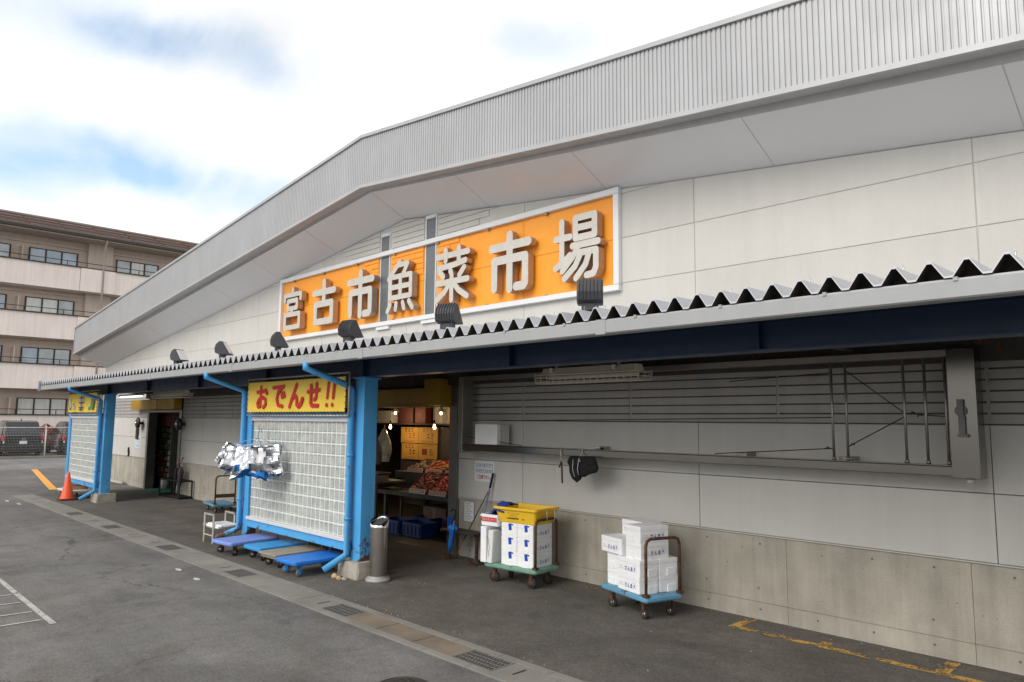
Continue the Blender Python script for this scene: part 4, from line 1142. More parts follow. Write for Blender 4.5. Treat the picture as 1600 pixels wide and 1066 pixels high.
sl = .035/.165; n_ = Vector((0,-1,-sl)).normalized(); uu = Vector((1,0,0)); vv = Vector((0,-sl,1)).normalized()
def tubp(x, z): return Vector((x, -(.21+sl*z)-.0012, z))
b = MB(); rr = random.Random(2)
scribble(b, tubp(-.03,.125), uu, vv, .20, .016, 13, 0, rr); scribble(b, tubp(-.03,.095), uu, vv, .14, .015, 8, 0, rr)
put2d(b, text2d('△宮古魚菜市場', .19, .024), tubp(-.05,.06), uu, vv, 0, 0.0012); put2d(b, text2d('03', .035, .015), tubp(.12,.058), uu, vv, 0, 0.001)
b.build('lettering', blk_p, tb, world=False)
b = MB(); u2 = Vector((0,1,0)); v2 = Vector((sl,0,1)).normalized(); scribble(b, Vector((.30+sl*.10+.0012, .02, .10)), u2, v2, .28, .04, 6, 0, rr)
b.build('lettering', M('orange_ink', (0.60,0.14,0.03), .6), tb, world=False)
b = MB(); b.tube([(.366,-.05,.17), (.372,-.05,.12), (.36,-.03,.06)], .006, 6); b.tube([(.366,.12,.17), (.368,.13,.10), (.35,.14,.03)], .006, 6); b.build('cord', M('cord_white', (.6,.58,.5), .8), t, world=False)
# upright foam sheets, red labelled box and blue cloth at the cart's left end
rl = cg.rotation_euler.z
def leaning(label, u, v, z0, h, w, th, tilt, m=foam):
    x, y = on_g(u, v); t = thing('foam_sheet', label, 'foam sheet', (x, y, z0), rl)
    b = MB(); b.box(-w/2, w/2, -th/2, th/2, 0, h); b.xf(Matrix.Rotation(rad(tilt), 4, 'Y')); o = b.build('sheet', m, t, 0.006, 1, world=False)
    return t, o
t, o = leaning('tall white foam sheet standing at the left end of the green cart', .025, .12, .252, .46, .10, .30, 0)
t, o = leaning('white foam sheet with a pencilled scrawl beside the taped boxes', .12, .09, .252, .42, .085, .22, 4, M('foam_dull', (.72,.73,.73), .7, var=.05))
b = MB(); b.tube([(-.03,-.113,.34), (.0,-.113,.30), (-.01,-.113,.26), (.01,-.113,.2), (-.005,-.113,.15), (.0,-.113,.08)], .0025, 5); b.build('scrawl', M('pencil', (.2,.2,.2), .8), o, world=False)
x, y = on_g(.10, .16)
t = thing('foam_box', 'white foam box with a red lettered strip under the blue cloth', 'foam box', (x, y, .722), rl)
b = MB(); P = rrect(-.15, .15, -.17, .17, .015, 2)
b.rings([[(p_*.95, q_*.95, 0) for p_, q_ in P], [(p_, q_, .15) for p_, q_ in P], [(p_*.93, q_*.93, .15) for p_, q_ in P], [(p_*.88, q_*.88, .03) for p_, q_ in P]], 0, True, False)
b.box(-.165, -.15, -.165, -.11, .12, .135)
bd = b.build('body', foam, t, 0.004, 1, world=False)
b = MB(); b.obox((0,-.168,.085), (1,0,0), (0,-.05,1), (0,-1,-.05), .135, .028, .0035); lb = b.build('label_strip', M('label_red', (.62,.03,.03), .5), bd, world=False)
b = MB(); scribble(b, (-.05,-.1728,.085), (1,0,0), (0,-.05,1), .13, .034, 4, 0, rr); scribble(b, (.075,-.1728,.085), (1,0,0), (0,-.05,1), .10, .022, 5, 0, rr); b.build('lettering', notice, lb, world=False)
# blue cloth
x, y = on_g(.10, .14)
t = thing('cloth', 'dark blue cloth draped over the rim of the yellow tub', 'cloth', (x, y, .72), rl)
b = MB(); prof = [(.24,.30), (.17,.305), (.10,.315), (.05,.29), (.0,.235), (-.05,.18), (-.09,.125), (-.115,.08), (-.10,.055)]
ny = 10; v0 = 0
for i, (px, pz) in enumerate(prof):
    w = .15+.02*math.sin(i*1.1)
    for k in range(ny+1):
        s_ = k/ny*2-1; q = 0.022*mnoise.noise((i*.7, k*.6, 2.2))+0.012*math.sin(k*1.5+i*.5)
        b.v.append((px+0.5*q, .02+s_*w+.01*math.sin(i), pz+q-0.05*s_*s_-(0.10*max(0,-s_-.4) if i < 4 else .16*max(0,-s_-.55))))
for i in range(len(prof)-1):
    for k in range(ny): b.face((i*(ny+1)+k, i*(ny+1)+k+1, (i+1)*(ny+1)+k+1, (i+1)*(ny+1)+k), 0, True)
c_ = b.build('cloth_sheet', M('blue_cloth', (0.014,0.05,0.26), .8, var=.15, scale=20, bump=.3, bscale=150), t, world=False)
so = c_.modifiers.new('thickness', 'SOLIDIFY'); so.thickness = .006

# flat carts lying under the screen
dk_blue = M('deck_blue', (0.018,0.19,0.66), 0.40, var=0.07, scale=5); dk_lav = M('deck_lavender', (0.20,0.30,0.68), 0.5, var=0.10, scale=4)
dk_light = M('deck_skyblue', (0.035,0.30,0.64), 0.45, var=0.08, scale=5); dk_wood = M('deck_grey_wood', (0.30,0.27,0.22), 0.85, var=0.25, scale=4, stretch=(1,6,6))
hub_b = M('hub_blue', (0.02,0.28,0.75), 0.45)
cg_ = 'flat platform carts parked under the glass block screen'
al_t = M('handle_tube', (0.45,0.44,0.43), .4, .6)
for lab, loc, rz, L, W, m, hub, wh, slt, dz in (
    ('bright blue flat cart with blue wheel hubs nearest the ash bin', (-9.00,4.835), 91, .86, .54, dk_blue, hub_b, grey_rub, False, .215),
    ('grey weathered wooden flat cart between two blue ones', (-9.72,4.93), 92, .80, .50, dk_wood, None, None, True, .20),
    ('sky blue flat cart between the lavender and the wooden one', (-10.36,4.985), 91, .84, .52, dk_light, None, None, False, .205),
    ('faded lavender blue flat cart farthest left under the screen', (-11.02,4.85), 96, .86, .60, dk_lav, None, None, False, .215)):
    t = cart(lab, loc, rz, L, W, m, None, hub, wh, dz, cg_, slats=slt, wr=.055)
    b = MB(); h = .95
    b.tube([(L-.03,.05,dz-.02), (L-.03,.05,h-.05), (L-.03,.10,h), (L-.03,W-.10,h), (L-.03,W-.05,h-.05), (L-.03,W-.05,dz-.02)], .014, 8); b.build('handle', al_t, t, world=False)
cart('small blue cart with rusty hoop handle by the wall behind the screen', (-17.15,6.84), -7.6, .92, .50, deck_c, 2, deckz=.20, hh=.62, wr=.055)
cart('low white flat cart behind the orange cone under the far screen', (-22.55,5.10), 2, 1.15, .55, M('deck_white', (.62,.62,.60), .5, var=.1), None, deckz=.21)
t = thing('crate', 'shallow brown wooden crate on the low white cart', 'crate', (-21.95, 5.4, .212))
b = MB(); b.box(-22.25,-21.65,5.2,5.62,.212,.225)
for q in ((-22.25,-22.235,5.2,5.62), (-21.665,-21.65,5.2,5.62), (-22.235,-21.665,5.2,5.215), (-22.235,-21.665,5.605,5.62)): b.box(q[0],q[1],q[2],q[3],.2255,.30)
b.build('crate_body', M('crate_wood', (.36,.21,.10), .8, var=.2), t)

# white lid stand
t = thing('stand', 'low aluminium stand holding white foam lids beside the rusty pipe', 'stand', (-12.45, 5.3, 0))
alu = M('alu_tube', (.50,.47,.42), .45, .5, var=.12)
for y in (5.14, 5.50):
    b = MB(); b.bar((-12.75,y,0), (-12.75,y,.46), .013); b.bar((-12.38,y,0), (-12.38,y,.46), .013); b.bar((-12.763,y,.473), (-12.367,y,.473), .013)
    for k in range(4): b.box(-12.72+k*.09, -12.66+k*.09, y-.016, y+.016, .487, .495)
    b.bar((-12.74,y,.13), (-12.39,y,.13), .009); b.build('end_frame', alu, t)
b = MB(); b.box(-12.80,-12.33,5.155,5.485,.25,.262); b.build('shelf', alu, t)
for k, (x0, y0, w, d, lab) in enumerate(((-12.86,5.16,.62,.33,'lower white foam lid lying on the low aluminium stand'), (-12.70,5.17,.55,.31,'upper white foam lid on the low aluminium stand'))):
    b = MB(); b.box(x0, x0+w, y0, y0+d, .263+.032*k, .293+.032*k); o = b.build('foam_lid', foam, None, .006); o.name = 'foam_board'; tag(o, lab, 'foam board', 'foam lids on the low stand')

# traffic cone
t = thing('traffic_cone', 'orange traffic cone on a dark square base by the channel end', 'traffic cone', (-21.25, 5.05, 0))
b = MB(); b.lathe([(.17,.045), (.155,.06), (.15,.065), (.03,.69), (.022,.70), (.001,.70)], (-21.25,5.05,0), 24, 0, True); b.build('cone', M('cone_orange', (.80,.09,.02), .5, var=.06), t)
b = MB(); b.xy(rrect(-21.45,-21.05,4.85,5.25,.05), .004, .045); b.build('base', M('cone_base', (.10,.02,.015), .8), t, .008)

# ash bin
t = thing('ash_bin', 'cylindrical stainless steel ash bin with slanted open top beside the blue post', 'ash bin', (-8.19, 5.60, 0))
ss = M('bin_steel', (.34,.31,.28), .30, .95, var=.04, scale=1.5)
cx, cy, R_ = -8.19, 5.60, .117
b = MB(); b.lathe([(R_,.05), (R_,.70)], (cx,cy,0), 32, 0, False)
b.build('body', ss, t)
b = MB(); b.lathe([(.001,.004), (.165,.004), (.165,.03), (.15,.05), (R_+.004,.056), (R_+.004,.075), (R_-.004,.075)], (cx,cy,0), 32, 0, False); b.build('base', M('bin_base', (.34,.33,.31), .6, .3, var=.2, scale=12), t)
b = MB(); R1, R2, R3, R4 = [], [], [], []
for j in range(32):
    q = 2*math.pi*j/32; c_, s_ = math.cos(q), math.sin(q)
    sl_ = .055*(c_*-.55+s_*.8)
    R1.append((cx+(R_+.005)*c_, cy+(R_+.005)*s_, .69)); R2.append((cx+(R_+.008)*c_, cy+(R_+.008)*s_, .775+sl_)); R3.append((cx+(R_-.008)*c_, cy+(R_-.008)*s_, .785+sl_)); R4.append((cx+(R_-.012)*c_, cy+(R_-.012)*s_, .74+sl_))
b.rings([R1, R2, R3, R4], 0, False, True); rim = b.build('rim', M('bin_chrome', (.75,.75,.74), .12, 1.0, var=.02), t)
b = MB(); b.rings([[(p_[0], p_[1], p_[2]) for p_ in R4], [(cx+(p_[0]-cx)*.02, cy+(p_[1]-cy)*.02, .74+(p_[2]-.74)*.02) for p_ in R4]], 0, True, False); b.build('ash_tray', blk, rim)
b = MB()
for k in range(-3, 4): b.bar((cx+k*.028-.0, cy-.09, .742-.03-.0), (cx+k*.028, cy+.09, .742+.075*0.9), .004)
b.build('grille', steel_d, rim)
b = MB(); P = rrect(-.035,.035,-.014,.014,.013,3); a0 = rad(215)
b.prism(P, lambda a, c, t_: (cx+(R_+t_)*math.cos(a0+a/R_), cy+(R_+t_)*math.sin(a0+a/R_), .575+c), .0005, .004); b.build('badge', M('badge_cream', (.62,.60,.48), .5), t)
# stones by the footing
for k, (x, y, s_, lab) in enumerate(((-8.73,5.28,.055,'sharp tan stone left of the footing'), (-8.60,5.27,.045,'pale yellowish stone in front of the footing'), (-8.52,5.30,.04,'flat grey stone nearest the ash bin'))):
    b = MB(); rr = random.Random(k)
    R = []
    for z, f in ((0.005,.8), (.3,1), (.75,.75), (1.0,.3)): R.append([(x+s_*f*math.cos(q)*rr.uniform(.7,1.2), y+s_*f*math.sin(q)*rr.uniform(.6,1.1), z*s_*1.1) for q in [2*math.pi*i/7 for i in range(7)]])
    b.rings(R, 0, True, False); tag(b.build('stone', M('stone_tan', (.48,.36,.20), .9, var=.25, scale=20) if k < 2 else conc_b), lab, 'stone', 'loose stones at the footing')

# ================================================================== BENCH, UMBRELLAS, BROOMS
bench_m = M('bench_steel', (.055,.048,.042), .6, .3, var=.25, scale=12, rust=.5)
t = thing('bench', 'rusty dark steel bench standing against the wall by the entrance', 'bench', (-8.45, 7.3, 0))
b = MB()
for k in range(6): b.box(-8.86, -8.09, 7.165+.045*k, 7.2+.045*k, .435, .452)
for x in (-8.84, -8.47, -8.11): b.box(x-.012, x+.012, 7.165, 7.425, .41, .434)
b.build('seat', bench_m, t)
for x in (-8.80, -8.15):
    b = MB(); b.box(x-.018, x+.018, 7.27, 7.31, .018, .409); b.box(x-.10, x+.10, 7.17, 7.40, .005, .017); b.box(x-.05, x+.05, 7.275, 7.305, .0175, .06)
    b.build('leg', bench_m, t)
def umbrella(label, top, tip, m, hookm, wide=.05, hook=True, group=None, frill=False):
    top, tip = Vector(top), Vector(tip); d = (tip-top); L = d.length; d.normalize(); a = d.orthogonal().normalized(); c = d.cross(a)
    t = thing('umbrella', label, 'umbrella', tuple(tip), 0, group)
    b = MB(); R = []
    s0 = .30 if frill else .22
    for f, r in ((s0,.018), (s0+.05,wide*1.25 if frill else wide*.7), (s0+.12,wide), (s0+.2,wide*.62 if frill else wide*.95), (.75,wide*.55), (.96,.010)):
        R.append([top+d*L*f+(a*math.cos(q)+c*math.sin(q))*r*(1+.28*math.sin(q*8+f*9)) for q in [2*math.pi*j/32 for j in range(32)]])
    b.rings(R, 0, True, True); b.build('canopy', m, t)
    b = MB(); b.tube([top+d*.05, tip], .005, 6); b.build('shaft', steel_d, t)
    b = MB(); e = a if abs(a.x) > abs(c.x) else c
    if hook: b.tube([top+d*.13, top+d*.0]+[top-d*.03*math.sin(q)+e*.035*(1-math.cos(q)) for q in (.5,1.0,1.57,2.2,2.8,3.3)], .010, 8)
    else: b.tube([top+d*.16, top], [.014,.017], 8)
    b.build('handle', hookm, t)
umbrella('folded bright blue umbrella with black crook handle hooked on the bench', (-8.46,7.14,.74), (-8.60,7.13,.10), M('umbrella_blue', (.015,.16,.55), .5, var=.2, scale=15), blk, .058, True, None, True)
t = thing('scoop', 'small blue plastic scoop on the left end of the bench', 'scoop', (-8.93, 7.38, .455))
b = MB(); P1 = rrect(-8.905,-8.825,7.34,7.40,.02,3); P2 = rrect(-8.92,-8.81,7.33,7.41,.02,3)
b.rings([[(x,y,.454) for x,y in P1], [(x,y,.60) for x,y in P2], [(-8.865+(x+8.865)*.9, 7.37+(y-7.37)*.9, .60) for x,y in P2], [(-8.865+(x+8.865)*.9, 7.37+(y-7.37)*.9, .47) for x,y in P1]], 0, True, False); b.build('cup', M('blue_plastic', (.015,.09,.42), .45), t, .003)
t = thing('mop', 'blue handled mop with black grip leaning on the wall behind the cart', 'mop', (-8.28, 7.40, .01))
m0, m1 = Vector((-8.038,7.50,1.32)), Vector((-8.29,7.37,.03)); b = MB(); b.cyl(m0.lerp(m1,.16), m1, .011, seg=10); b.build('shaft', M('mop_blue', (.16,.20,.50), .4), t)
b = MB(); b.cyl(m0, m0.lerp(m1,.17), .017, seg=10); b.build('grip', blk, t)
b = MB(); b.box(-8.40,-8.18,7.33,7.42,.012,.035); b.build('head', bench_m, t)
t = thing('broom', 'thin dark stick with a tan grip leaning on the wall beside the mop', 'stick', (-8.69, 7.32, .0))
m0, m1 = Vector((-8.153,7.51,1.04)), Vector((-8.69,7.32,.012)); b = MB(); b.cyl(m0.lerp(m1,.1), m0.lerp(m1,.72), .008, seg=8); b.build('shaft', bench_m, t)
b = MB(); b.cyl(m0, m0.lerp(m1,.11), .014, .010, 8); b.cyl(m0.lerp(m1,.72), m1, .009, .007, 8); b.build('grip', M('tan_wood', (.34,.18,.09), .7), t)

# umbrella stand at the far entrance
t = thing('umbrella_stand', 'black steel frame umbrella stand at the far entrance', 'umbrella stand', (-20.3, 7.35, 0))
b = MB(); x0, x1, y0, y1 = -20.95,-19.55,7.18,7.50
for x in (x0,x1):
    for y in (y0,y1): b.bar((x,y,.0), (x,y,.46), .014)
for z in (.05,.46):
    for y in (y0,y1): b.bar((x0,y,z), (x1,y,z), .013)
    for x in (x0,x1): b.bar((x,y0,z), (x,y1,z), .013)
for x in (-20.5,-20.0): b.bar((x,y0,.46), (x,y1,.46), .008)
b.build('frame', blk, t)
b = MB(); b.box(x0,x1,y0,y1,.02,.036); b.build('tray', blk, t)
ug = 'umbrellas in the black stand'
umbrella('short umbrella with an orange wooden handle in the black stand', (-20.28,7.38,.98), (-20.34,7.33,.06), M('umbrella_black', (.02,.02,.022), .7), M('handle_orange', (.5,.22,.07), .5), .06, False, ug)
umbrella('dark umbrella with a black crook handle in the black stand', (-19.95,7.36,1.02), (-20.02,7.33,.06), M('umbrella_plum', (.07,.045,.06), .6), blk, .062, True, ug)
umbrella('clear vinyl umbrella between the two dark ones in the black stand', (-20.10,7.43,.96), (-20.22,7.36,.06), M('umbrella_clear', (.42,.44,.46), .25), M('handle_white', (.7,.7,.68), .4), .05, False, ug)
# round lamps beside the far entrance
for x, y, lab in ((-23.78,D-.15,'black round bell lamp on the wall left of the far entrance'), (-20.40,D-.17,'black round bell lamp on the wall right of the far entrance')):
    t = thing('wall_bell', lab, 'bell', (x, y, 1.93), 0, 'round bells beside the far entrance')
    b = MB(); prof = [(.001,-.06), (.08,-.058), (.14,-.03), (.17,.01), (.165,.03), (.10,.035), (.09,.05), (.001,.06)]
    b.lathe(prof, (0,0,0), 20, 0, False); b.xf(Matrix.Translation((x,y,1.93)) @ Matrix.Rotation(math.pi/2, 4, 'X')); b.v = [(p_[0], 2*y-p_[1], p_[2]) for p_ in b.v]; b.f = [f[::-1] for f in b.f]
    b.build('bell', M('bell_black', (.03,.03,.03), .35, .3), t)
    b = MB(); b.lathe([(.001,-.085),(.04,-.08),(.05,-.058)], (0,0,0), 14, 0, False); b.xf(Matrix.Translation((x,y,1.93)) @ Matrix.Rotation(math.pi/2, 4, 'X')); b.v = [(p_[0], 2*y-p_[1]-.0, p_[2]) for p_ in b.v]
    b.v = [(p_[0], y-abs(p_[1]-y), p_[2]) for p_ in b.v]; b.build('boss', M('bell_chrome', (.6,.6,.6), .25, .9), t)
    b = MB(); b.box(x-.03,x+.03,y+.05,D-.001,1.89,1.97); b.build('arm', blk, t)
t = thing('cable_box', 'dark vertical cable duct on the wall below the bell lamp', 'cable duct', (-24.15, D-.03, 1.6)); b = MB(); b.box(-24.22,-24.08,D-.06,D-.001,1.44,2.02); b.build('duct', bench_m, t, .008)
b = MB(); b.tube([(-24.9,D-.012,1.16),(-24.86,D-.03,1.05),(-24.84,D-.02,.96),(-24.9,D-.015,.9)], .03, 8); b.build('cable', blk, t)
# hose / pipe on the ground at the building's end
b = MB(); b.tube([(-27.9,8.02,.05),(-26.6,7.5,.05),(-25.7,7.42,.05),(-24.9,7.45,.05)], .05, 8)
tag(b.build('pipe', M('pipe_grey', (.42,.40,.36), .7)), 'pale pipe lying on the ground at the foot of the far wall', 'pipe')

# ================================================================== FOIL BAGS
foil = M('foil_silver', (.50,.51,.53), .26, 1.0, var=.25, scale=9)
foil_b = M('foil_blue', (.02,.14,.42), .22, .85, var=.25, scale=16)
hc = Vector((-10.86, 5.10, 1.60))
t = thing('clip_hanger', 'pale blue plastic clip hanger tied to the banner frame', 'hanger', tuple(hc+Vector((0,0,.12))))
cl_m = M('hanger_blue', (.35,.47,.62), .4); pink = M('pink_string', (.45,.28,.27), .8)
b = MB(); zr = 1.70
rx = Vector((.713,.70,0)); ry = Vector((-.70,.713,0))
def hp(u, v, z): return hc*Vector((1,1,0)) + rx*u + ry*v + Vector((0,0,z)) if False else Vector((hc.x,hc.y,0))+rx*u+ry*v+Vector((0,0,z))
b.tube([hp(.38*math.cos(q), .23*math.sin(q), zr+.03*math.cos(q)) for q in [2*math.pi*i/28 for i in range(29)]], .007, 6)
for u, v in ((.38,0),(-.38,0),(0,.23),(0,-.23)): b.bar(hp(u,v,zr), hp(0.03,0,1.80), .004)
b.tube([hp(.03,0,1.79), hp(.03,0,1.88), hp(.045,0,1.92), hp(.07,0,1.93), hp(.085,0,1.90)], .008, 6); b.build('ring', cl_m, t)
for i in range(12):
    b = MB(); q = 2*math.pi*i/12; p_ = hp(.38*math.cos(q), .23*math.sin(q), zr); b.obox(p_-Vector((0,0,.045)), rx, ry, (0,0,1), .010, .006, .04); b.build('clip', cl_m, t)
b = MB(); b.tube([hp(.05,0,1.93), hp(-.01,.03,2.06), (-11.45,5.33,2.16)], .0035, 5); b.tube([hp(.05,0,1.93), hp(.06,.03,2.05), (-10.95,5.35,2.155)], .0035, 5)
b.tube([(-10.95,5.34,2.15),(-10.93,5.33,2.0),(-10.97,5.34,1.85),(-10.94,5.35,1.78)], .004, 5); b.tube([(-11.48,5.33,2.16),(-11.5,5.31,2.03),(-11.40,5.33,1.98)], .004, 5); b.build('string', pink, t)
bags = [(-.33,-.04,-30,20,'foil bag flaring out farthest left from the clip hanger'), (-.22,-.16,-16,8,'foil bag hanging at the front left of the clip hanger'), (-.06,-.21,-5,2,'foil bag hanging at the front centre of the clip hanger'),
        (.10,-.20,5,-2,'foil bag with a white label patch at the front of the clip hanger'), (.27,-.12,13,-6,'large foil bag at the right of the clip hanger beside the glass blocks'), (-.24,.14,-18,14,'foil bag at the back left of the clip hanger'),
        (.02,.20,0,0,'foil bag at the back centre of the clip hanger'), (.22,.15,8,-4,'foil bag at the back right of the clip hanger')]
patch_m = M('patch_white', (.75,.76,.78), .5)
for i, (u, v, tilt, yawd, lab) in enumerate(bags):
    rr = random.Random(40+i); W = .29 if i != 4 else .35; Hh = .50 if i not in (0, 1) else .42
    W += .05; Hh -= .03
    b = MB(); nx, nz = 12, 15; dirs = [(rr.uniform(0, 3.14), rr.uniform(5, 11), rr.uniform(0, 6)) for q in range(4)]
    def crease(x, z):
        t_ = 0
        for q, (an, fr_, ph) in enumerate(dirs):
            w_ = (x*math.cos(an)+z*math.sin(an))*fr_*3.2+ph+1.2*mnoise.noise((x*5+i, z*5, q))
            t_ += abs((w_/math.pi) % 2-1)*(.030, .024, .015, .010)[q]
        return t_-.04
    def side(sg):
        v0 = len(b.v)
        for k in range(nz+1):
            for j in range(nx+1):
                a = j/nx*2-1; c_ = k/nz
                edge = j in (0,nx) or k in (0,nz)
                puff = 0 if edge else (1-abs(a)**3)*(1-abs(2*c_-1)**4)*.035
                y = sg*(puff+(0 if edge else 1)*crease(a*W/2, Hh*c_)*1.0) + .035*math.sin(a*2.2+i*1.7)*c_ + .02*math.sin(c_*4+i)
                x = a*W/2*(.86+.16*c_)+.016*mnoise.noise((c_*5,i*3.1,a))
                b.v.append((x, y, -Hh*c_*(1-.12*a*(i % 3-1))+.016*mnoise.noise((a*3,i*1.7,c_))))
        for k in range(nz):
            for j in range(nx):
                q = [v0+k*(nx+1)+j, v0+k*(nx+1)+j+1, v0+(k+1)*(nx+1)+j+1, v0+(k+1)*(nx+1)+j]
                u_ = j/nx; lim = nz*(.97-.30*u_) if i in (1,2,3) else nz*(.99-.22*(1-u_)) if i == 4 else 99
                mi = 1 if k > lim+1.2*mnoise.noise((j*.5, k*.4, i)) or (i in (2,3) and abs(j-3) < 2 and k in (9,10,11)) else 0
                if i == 3 and sg < 0 and 2 <= k <= 7 and 7 <= j <= 10 and k-2 >= (9-j): mi = 2
                if rr.random() < .5: b.face((q[0],q[1],q[2]) if sg < 0 else (q[2],q[1],q[0]), mi); b.face((q[0],q[2],q[3]) if sg < 0 else (q[3],q[2],q[0]), mi)
                else: b.face((q[0],q[1],q[3]) if sg < 0 else (q[3],q[1],q[0]), mi); b.face((q[1],q[2],q[3]) if sg < 0 else (q[3],q[2],q[1]), mi)
    side(-1); side(1)
    p_ = hp(u*.88, v, 1.675)
    M4 = Matrix.Translation(p_) @ Matrix.Rotation(YAW, 4, 'Z') @ Matrix.Rotation(rad(yawd), 4, 'Z') @ Matrix.Rotation(rad(-tilt*.9), 4, 'Y') @ Matrix.Rotation(rad(-14 if v < 0 else 8), 4, 'X')
    b.xf(M4)
    tag(b.build('foil_bag', [foil, foil_b, patch_m]), 'crumpled silver ' + lab, 'foil bag', 'foil bags drying on the clip hanger')

# ================================================================== INSIDE THE ENTRANCE
wood_d = M('stall_dark', (.055,.045,.035), .7, var=.3)
card = M('card_yellow', (.62,.36,.07), .7, var=.08)
bulb_m = M('bulb_lit', (1,.9,.7), .4, emit=(1,.72,.38), estr=8)
for x, y, z, lab in ((-12.86,9.0,1.95,'bare glowing bulb hanging low at the left of the yellow cards'), (-11.3,8.95,1.97,'bare glowing bulb hanging low at the right of the yellow cards'),
                     (-14.1,10.0,2.27,'glowing ceiling bulb in the dark hall above the left hanging bulb'), (-12.4,10.0,2.26,'glowing ceiling bulb in the dark hall above the right hanging bulb')):
    t = thing('hanging_lamp', lab, 'lamp', (x, y, 3.0), 0, 'bulbs hanging in the market hall')
    b = MB(); b.lathe([(.001,-.045),(.020,-.038),(.029,-.012),(.023,.016),(.013,.05),(.001,.052)], (x,y,z), 14, 0, False); b.build('bulb', bulb_m, t)
    b = MB(); b.cyl((x,y,z+.05),(x,y,z+.13),.018,seg=10); b.build('socket', blk, t)
    b = MB(); b.cyl((x,y,z+.13),(x,y,2.995),.005,seg=6); b.build('cord', blk, t)
    if z > 2.2:
        b = MB(); b.lathe([(.03,.09),(.10,.02),(.105,.015),(.032,.10)], (x,y,z), 16, 0, False); b.build('shade', M('lamp_shade_enamel', (.5,.45,.35), .4), t)
    l = bpy.data.lights.new('bulb_light', 'POINT'); l.energy = 8; l.color = (1,.66,.34); l.shadow_soft_size = .04
    lo = bpy.data.objects.new('bulb_light', l); COL.objects.link(lo); lo.parent = t; lo.location = (0, 0, z-3.0-.08)
stall = thing('market_stall', 'dark stepped stall table under the yellow cards inside the entrance', 'stall', (-11.3, 9.0, 0))
b = MB(); b.box(-12.6,-9.3,8.45,9.6,.64,.72); b.box(-12.6,-9.3,8.97,9.6,.7205,1.05); b.build('table_top', wood_d, stall)
for x in (-12.3,-9.36):
    for y in (8.5,9.5):
        b = MB(); b.box(x,x+.06,y,y+.06,.006,.64); b.build('leg', wood_d, stall)
b = MB(); b.box(-13.3,-9.3,9.605,9.65,.3,1.95); b.build('back_board', wood_d, stall)
for i, (x0, z0, w_, h_) in enumerate(((-13.24,1.605,.63,.335), (-12.60,1.605,.64,.335), (-13.20,1.255,.60,.335), (-12.59,1.255,.62,.335))):
    b = MB(); b.box(x0, x0+w_, 9.56, 9.575, z0, z0+h_)
    lab = ['upper left yellow card with black and brown brush lettering above the trays', 'upper right yellow card with tall black brush lettering', 'lower left yellow card partly behind a clear bag', 'lower right yellow card with a dark brown boxed word'][i]
    t = tag(b.build('price_card', card), lab, 'price card', 'yellow price cards on the stall')
    b = MB(); rr = random.Random(60+i); cx, cz = x0+w_/2, z0+h_/2
    if i != 3:
        scribble(b, (cx-.02, 9.5594, cz+.11), UX, UZ, .34, .085, 3, 0, rr); scribble(b, (cx+.08, 9.5593, cz-.01), UX, UZ, .26, .12, 2, 1 if i == 0 else 0, rr); scribble(b, (cx, 9.5592, cz-.13), UX, UZ, .4, .04, 6, 1, rr)
    else:
        b.box(cx-.2, cx-.02, 9.5592, 9.5598, cz-.06, cz+.07, 1); scribble(b, (cx+.12, 9.5594, cz), UX, UZ, .2, .13, 1, 0, rr); scribble(b, (cx, 9.5594, cz+.13), UX, UZ, .4, .04, 6, 0, rr)
    b.build('lettering', [blk_p, M('brown_ink', (.22,.05,.02), .7)], t)
goods = [M('goods_red', (.68,.045,.02), .3, var=.4, scale=30), M('goods_orange', (.55,.22,.08), .3, var=.4, scale=30), M('goods_brown', (.16,.09,.06), .25, var=.4, scale=30), M('goods_pale', (.55,.47,.40), .25, var=.3, scale=30), M('goods_dark', (.05,.05,.06), .25, var=.3)]
def tray(x0, x1, y0, y1, z0, rise, mats_w, lab, seed):
    t = thing('fish_tray', lab, 'tray', ((x0+x1)/2, y0, z0), 0, 'trays of packed fish on the stall')
    def P(u, v, h): return Vector((x0+(x1-x0)*u, y0+(y1-y0)*v, z0+rise*v+h))
    b = MB()
    def slab(u0,u1,v0,v1,h0,h1): b.rings([[P(u0,v0,h0),P(u1,v0,h0),P(u1,v1,h0),P(u0,v1,h0)], [P(u0,v0,h1),P(u1,v0,h1),P(u1,v1,h1),P(u0,v1,h1)]], 0, True, False)
    slab(0,1,0,1,0,.01); slab(0,.02,0,1,.011,.06); slab(.98,1,0,1,.011,.06); slab(.021,.979,.0,.03,.011,.05); slab(.021,.979,.97,1,.011,.06)
    b.build('tray_box', M('tray_red', (.20,.03,.025), .6), t)
    rr = random.Random(seed); b = MB()
    for i in range(6):
        for k in range(5):
            for q in range(3):
                u, v = .06+.88*(i+rr.random())/6, .08+.84*(k+rr.random())/5; c_ = P(u, v, .03+.03*rr.random()); a = rr.random()*6.28; s_ = rr.uniform(.025,.055)
                R = []
                for zz, f in ((-.012,.6),(.0,1),(.016,.8),(.024,.2)): R.append([c_+Vector((math.cos(a+w)*s_*f*rr.uniform(.8,1.2), math.sin(a+w)*s_*.5*f, zz)) for w in [2*math.pi*e/7 for e in range(7)]])
                b.rings(R, rr.choice(mats_w), True, True)
    b.build('fish_pack', goods, t)['kind'] = 'stuff'
    b = MB(); c_ = P(.5, 0, .0); b.obox((c_.x, y0-.012, z0+.035), (1,0,0), (0,.25,1), (0,-1,.25), (x1-x0)*.44, .045, .004); pl = b.build('label', M('label_cream', (.55,.45,.36), .6), t)
    b = MB(); scribble(b, (c_.x, y0-.0180, z0+.036), (1,0,0), Vector((0,.25,1)).normalized(), (x1-x0)*.8, .06, 6, 0, rr); b.build('lettering', [MATS['red_ink']], pl)
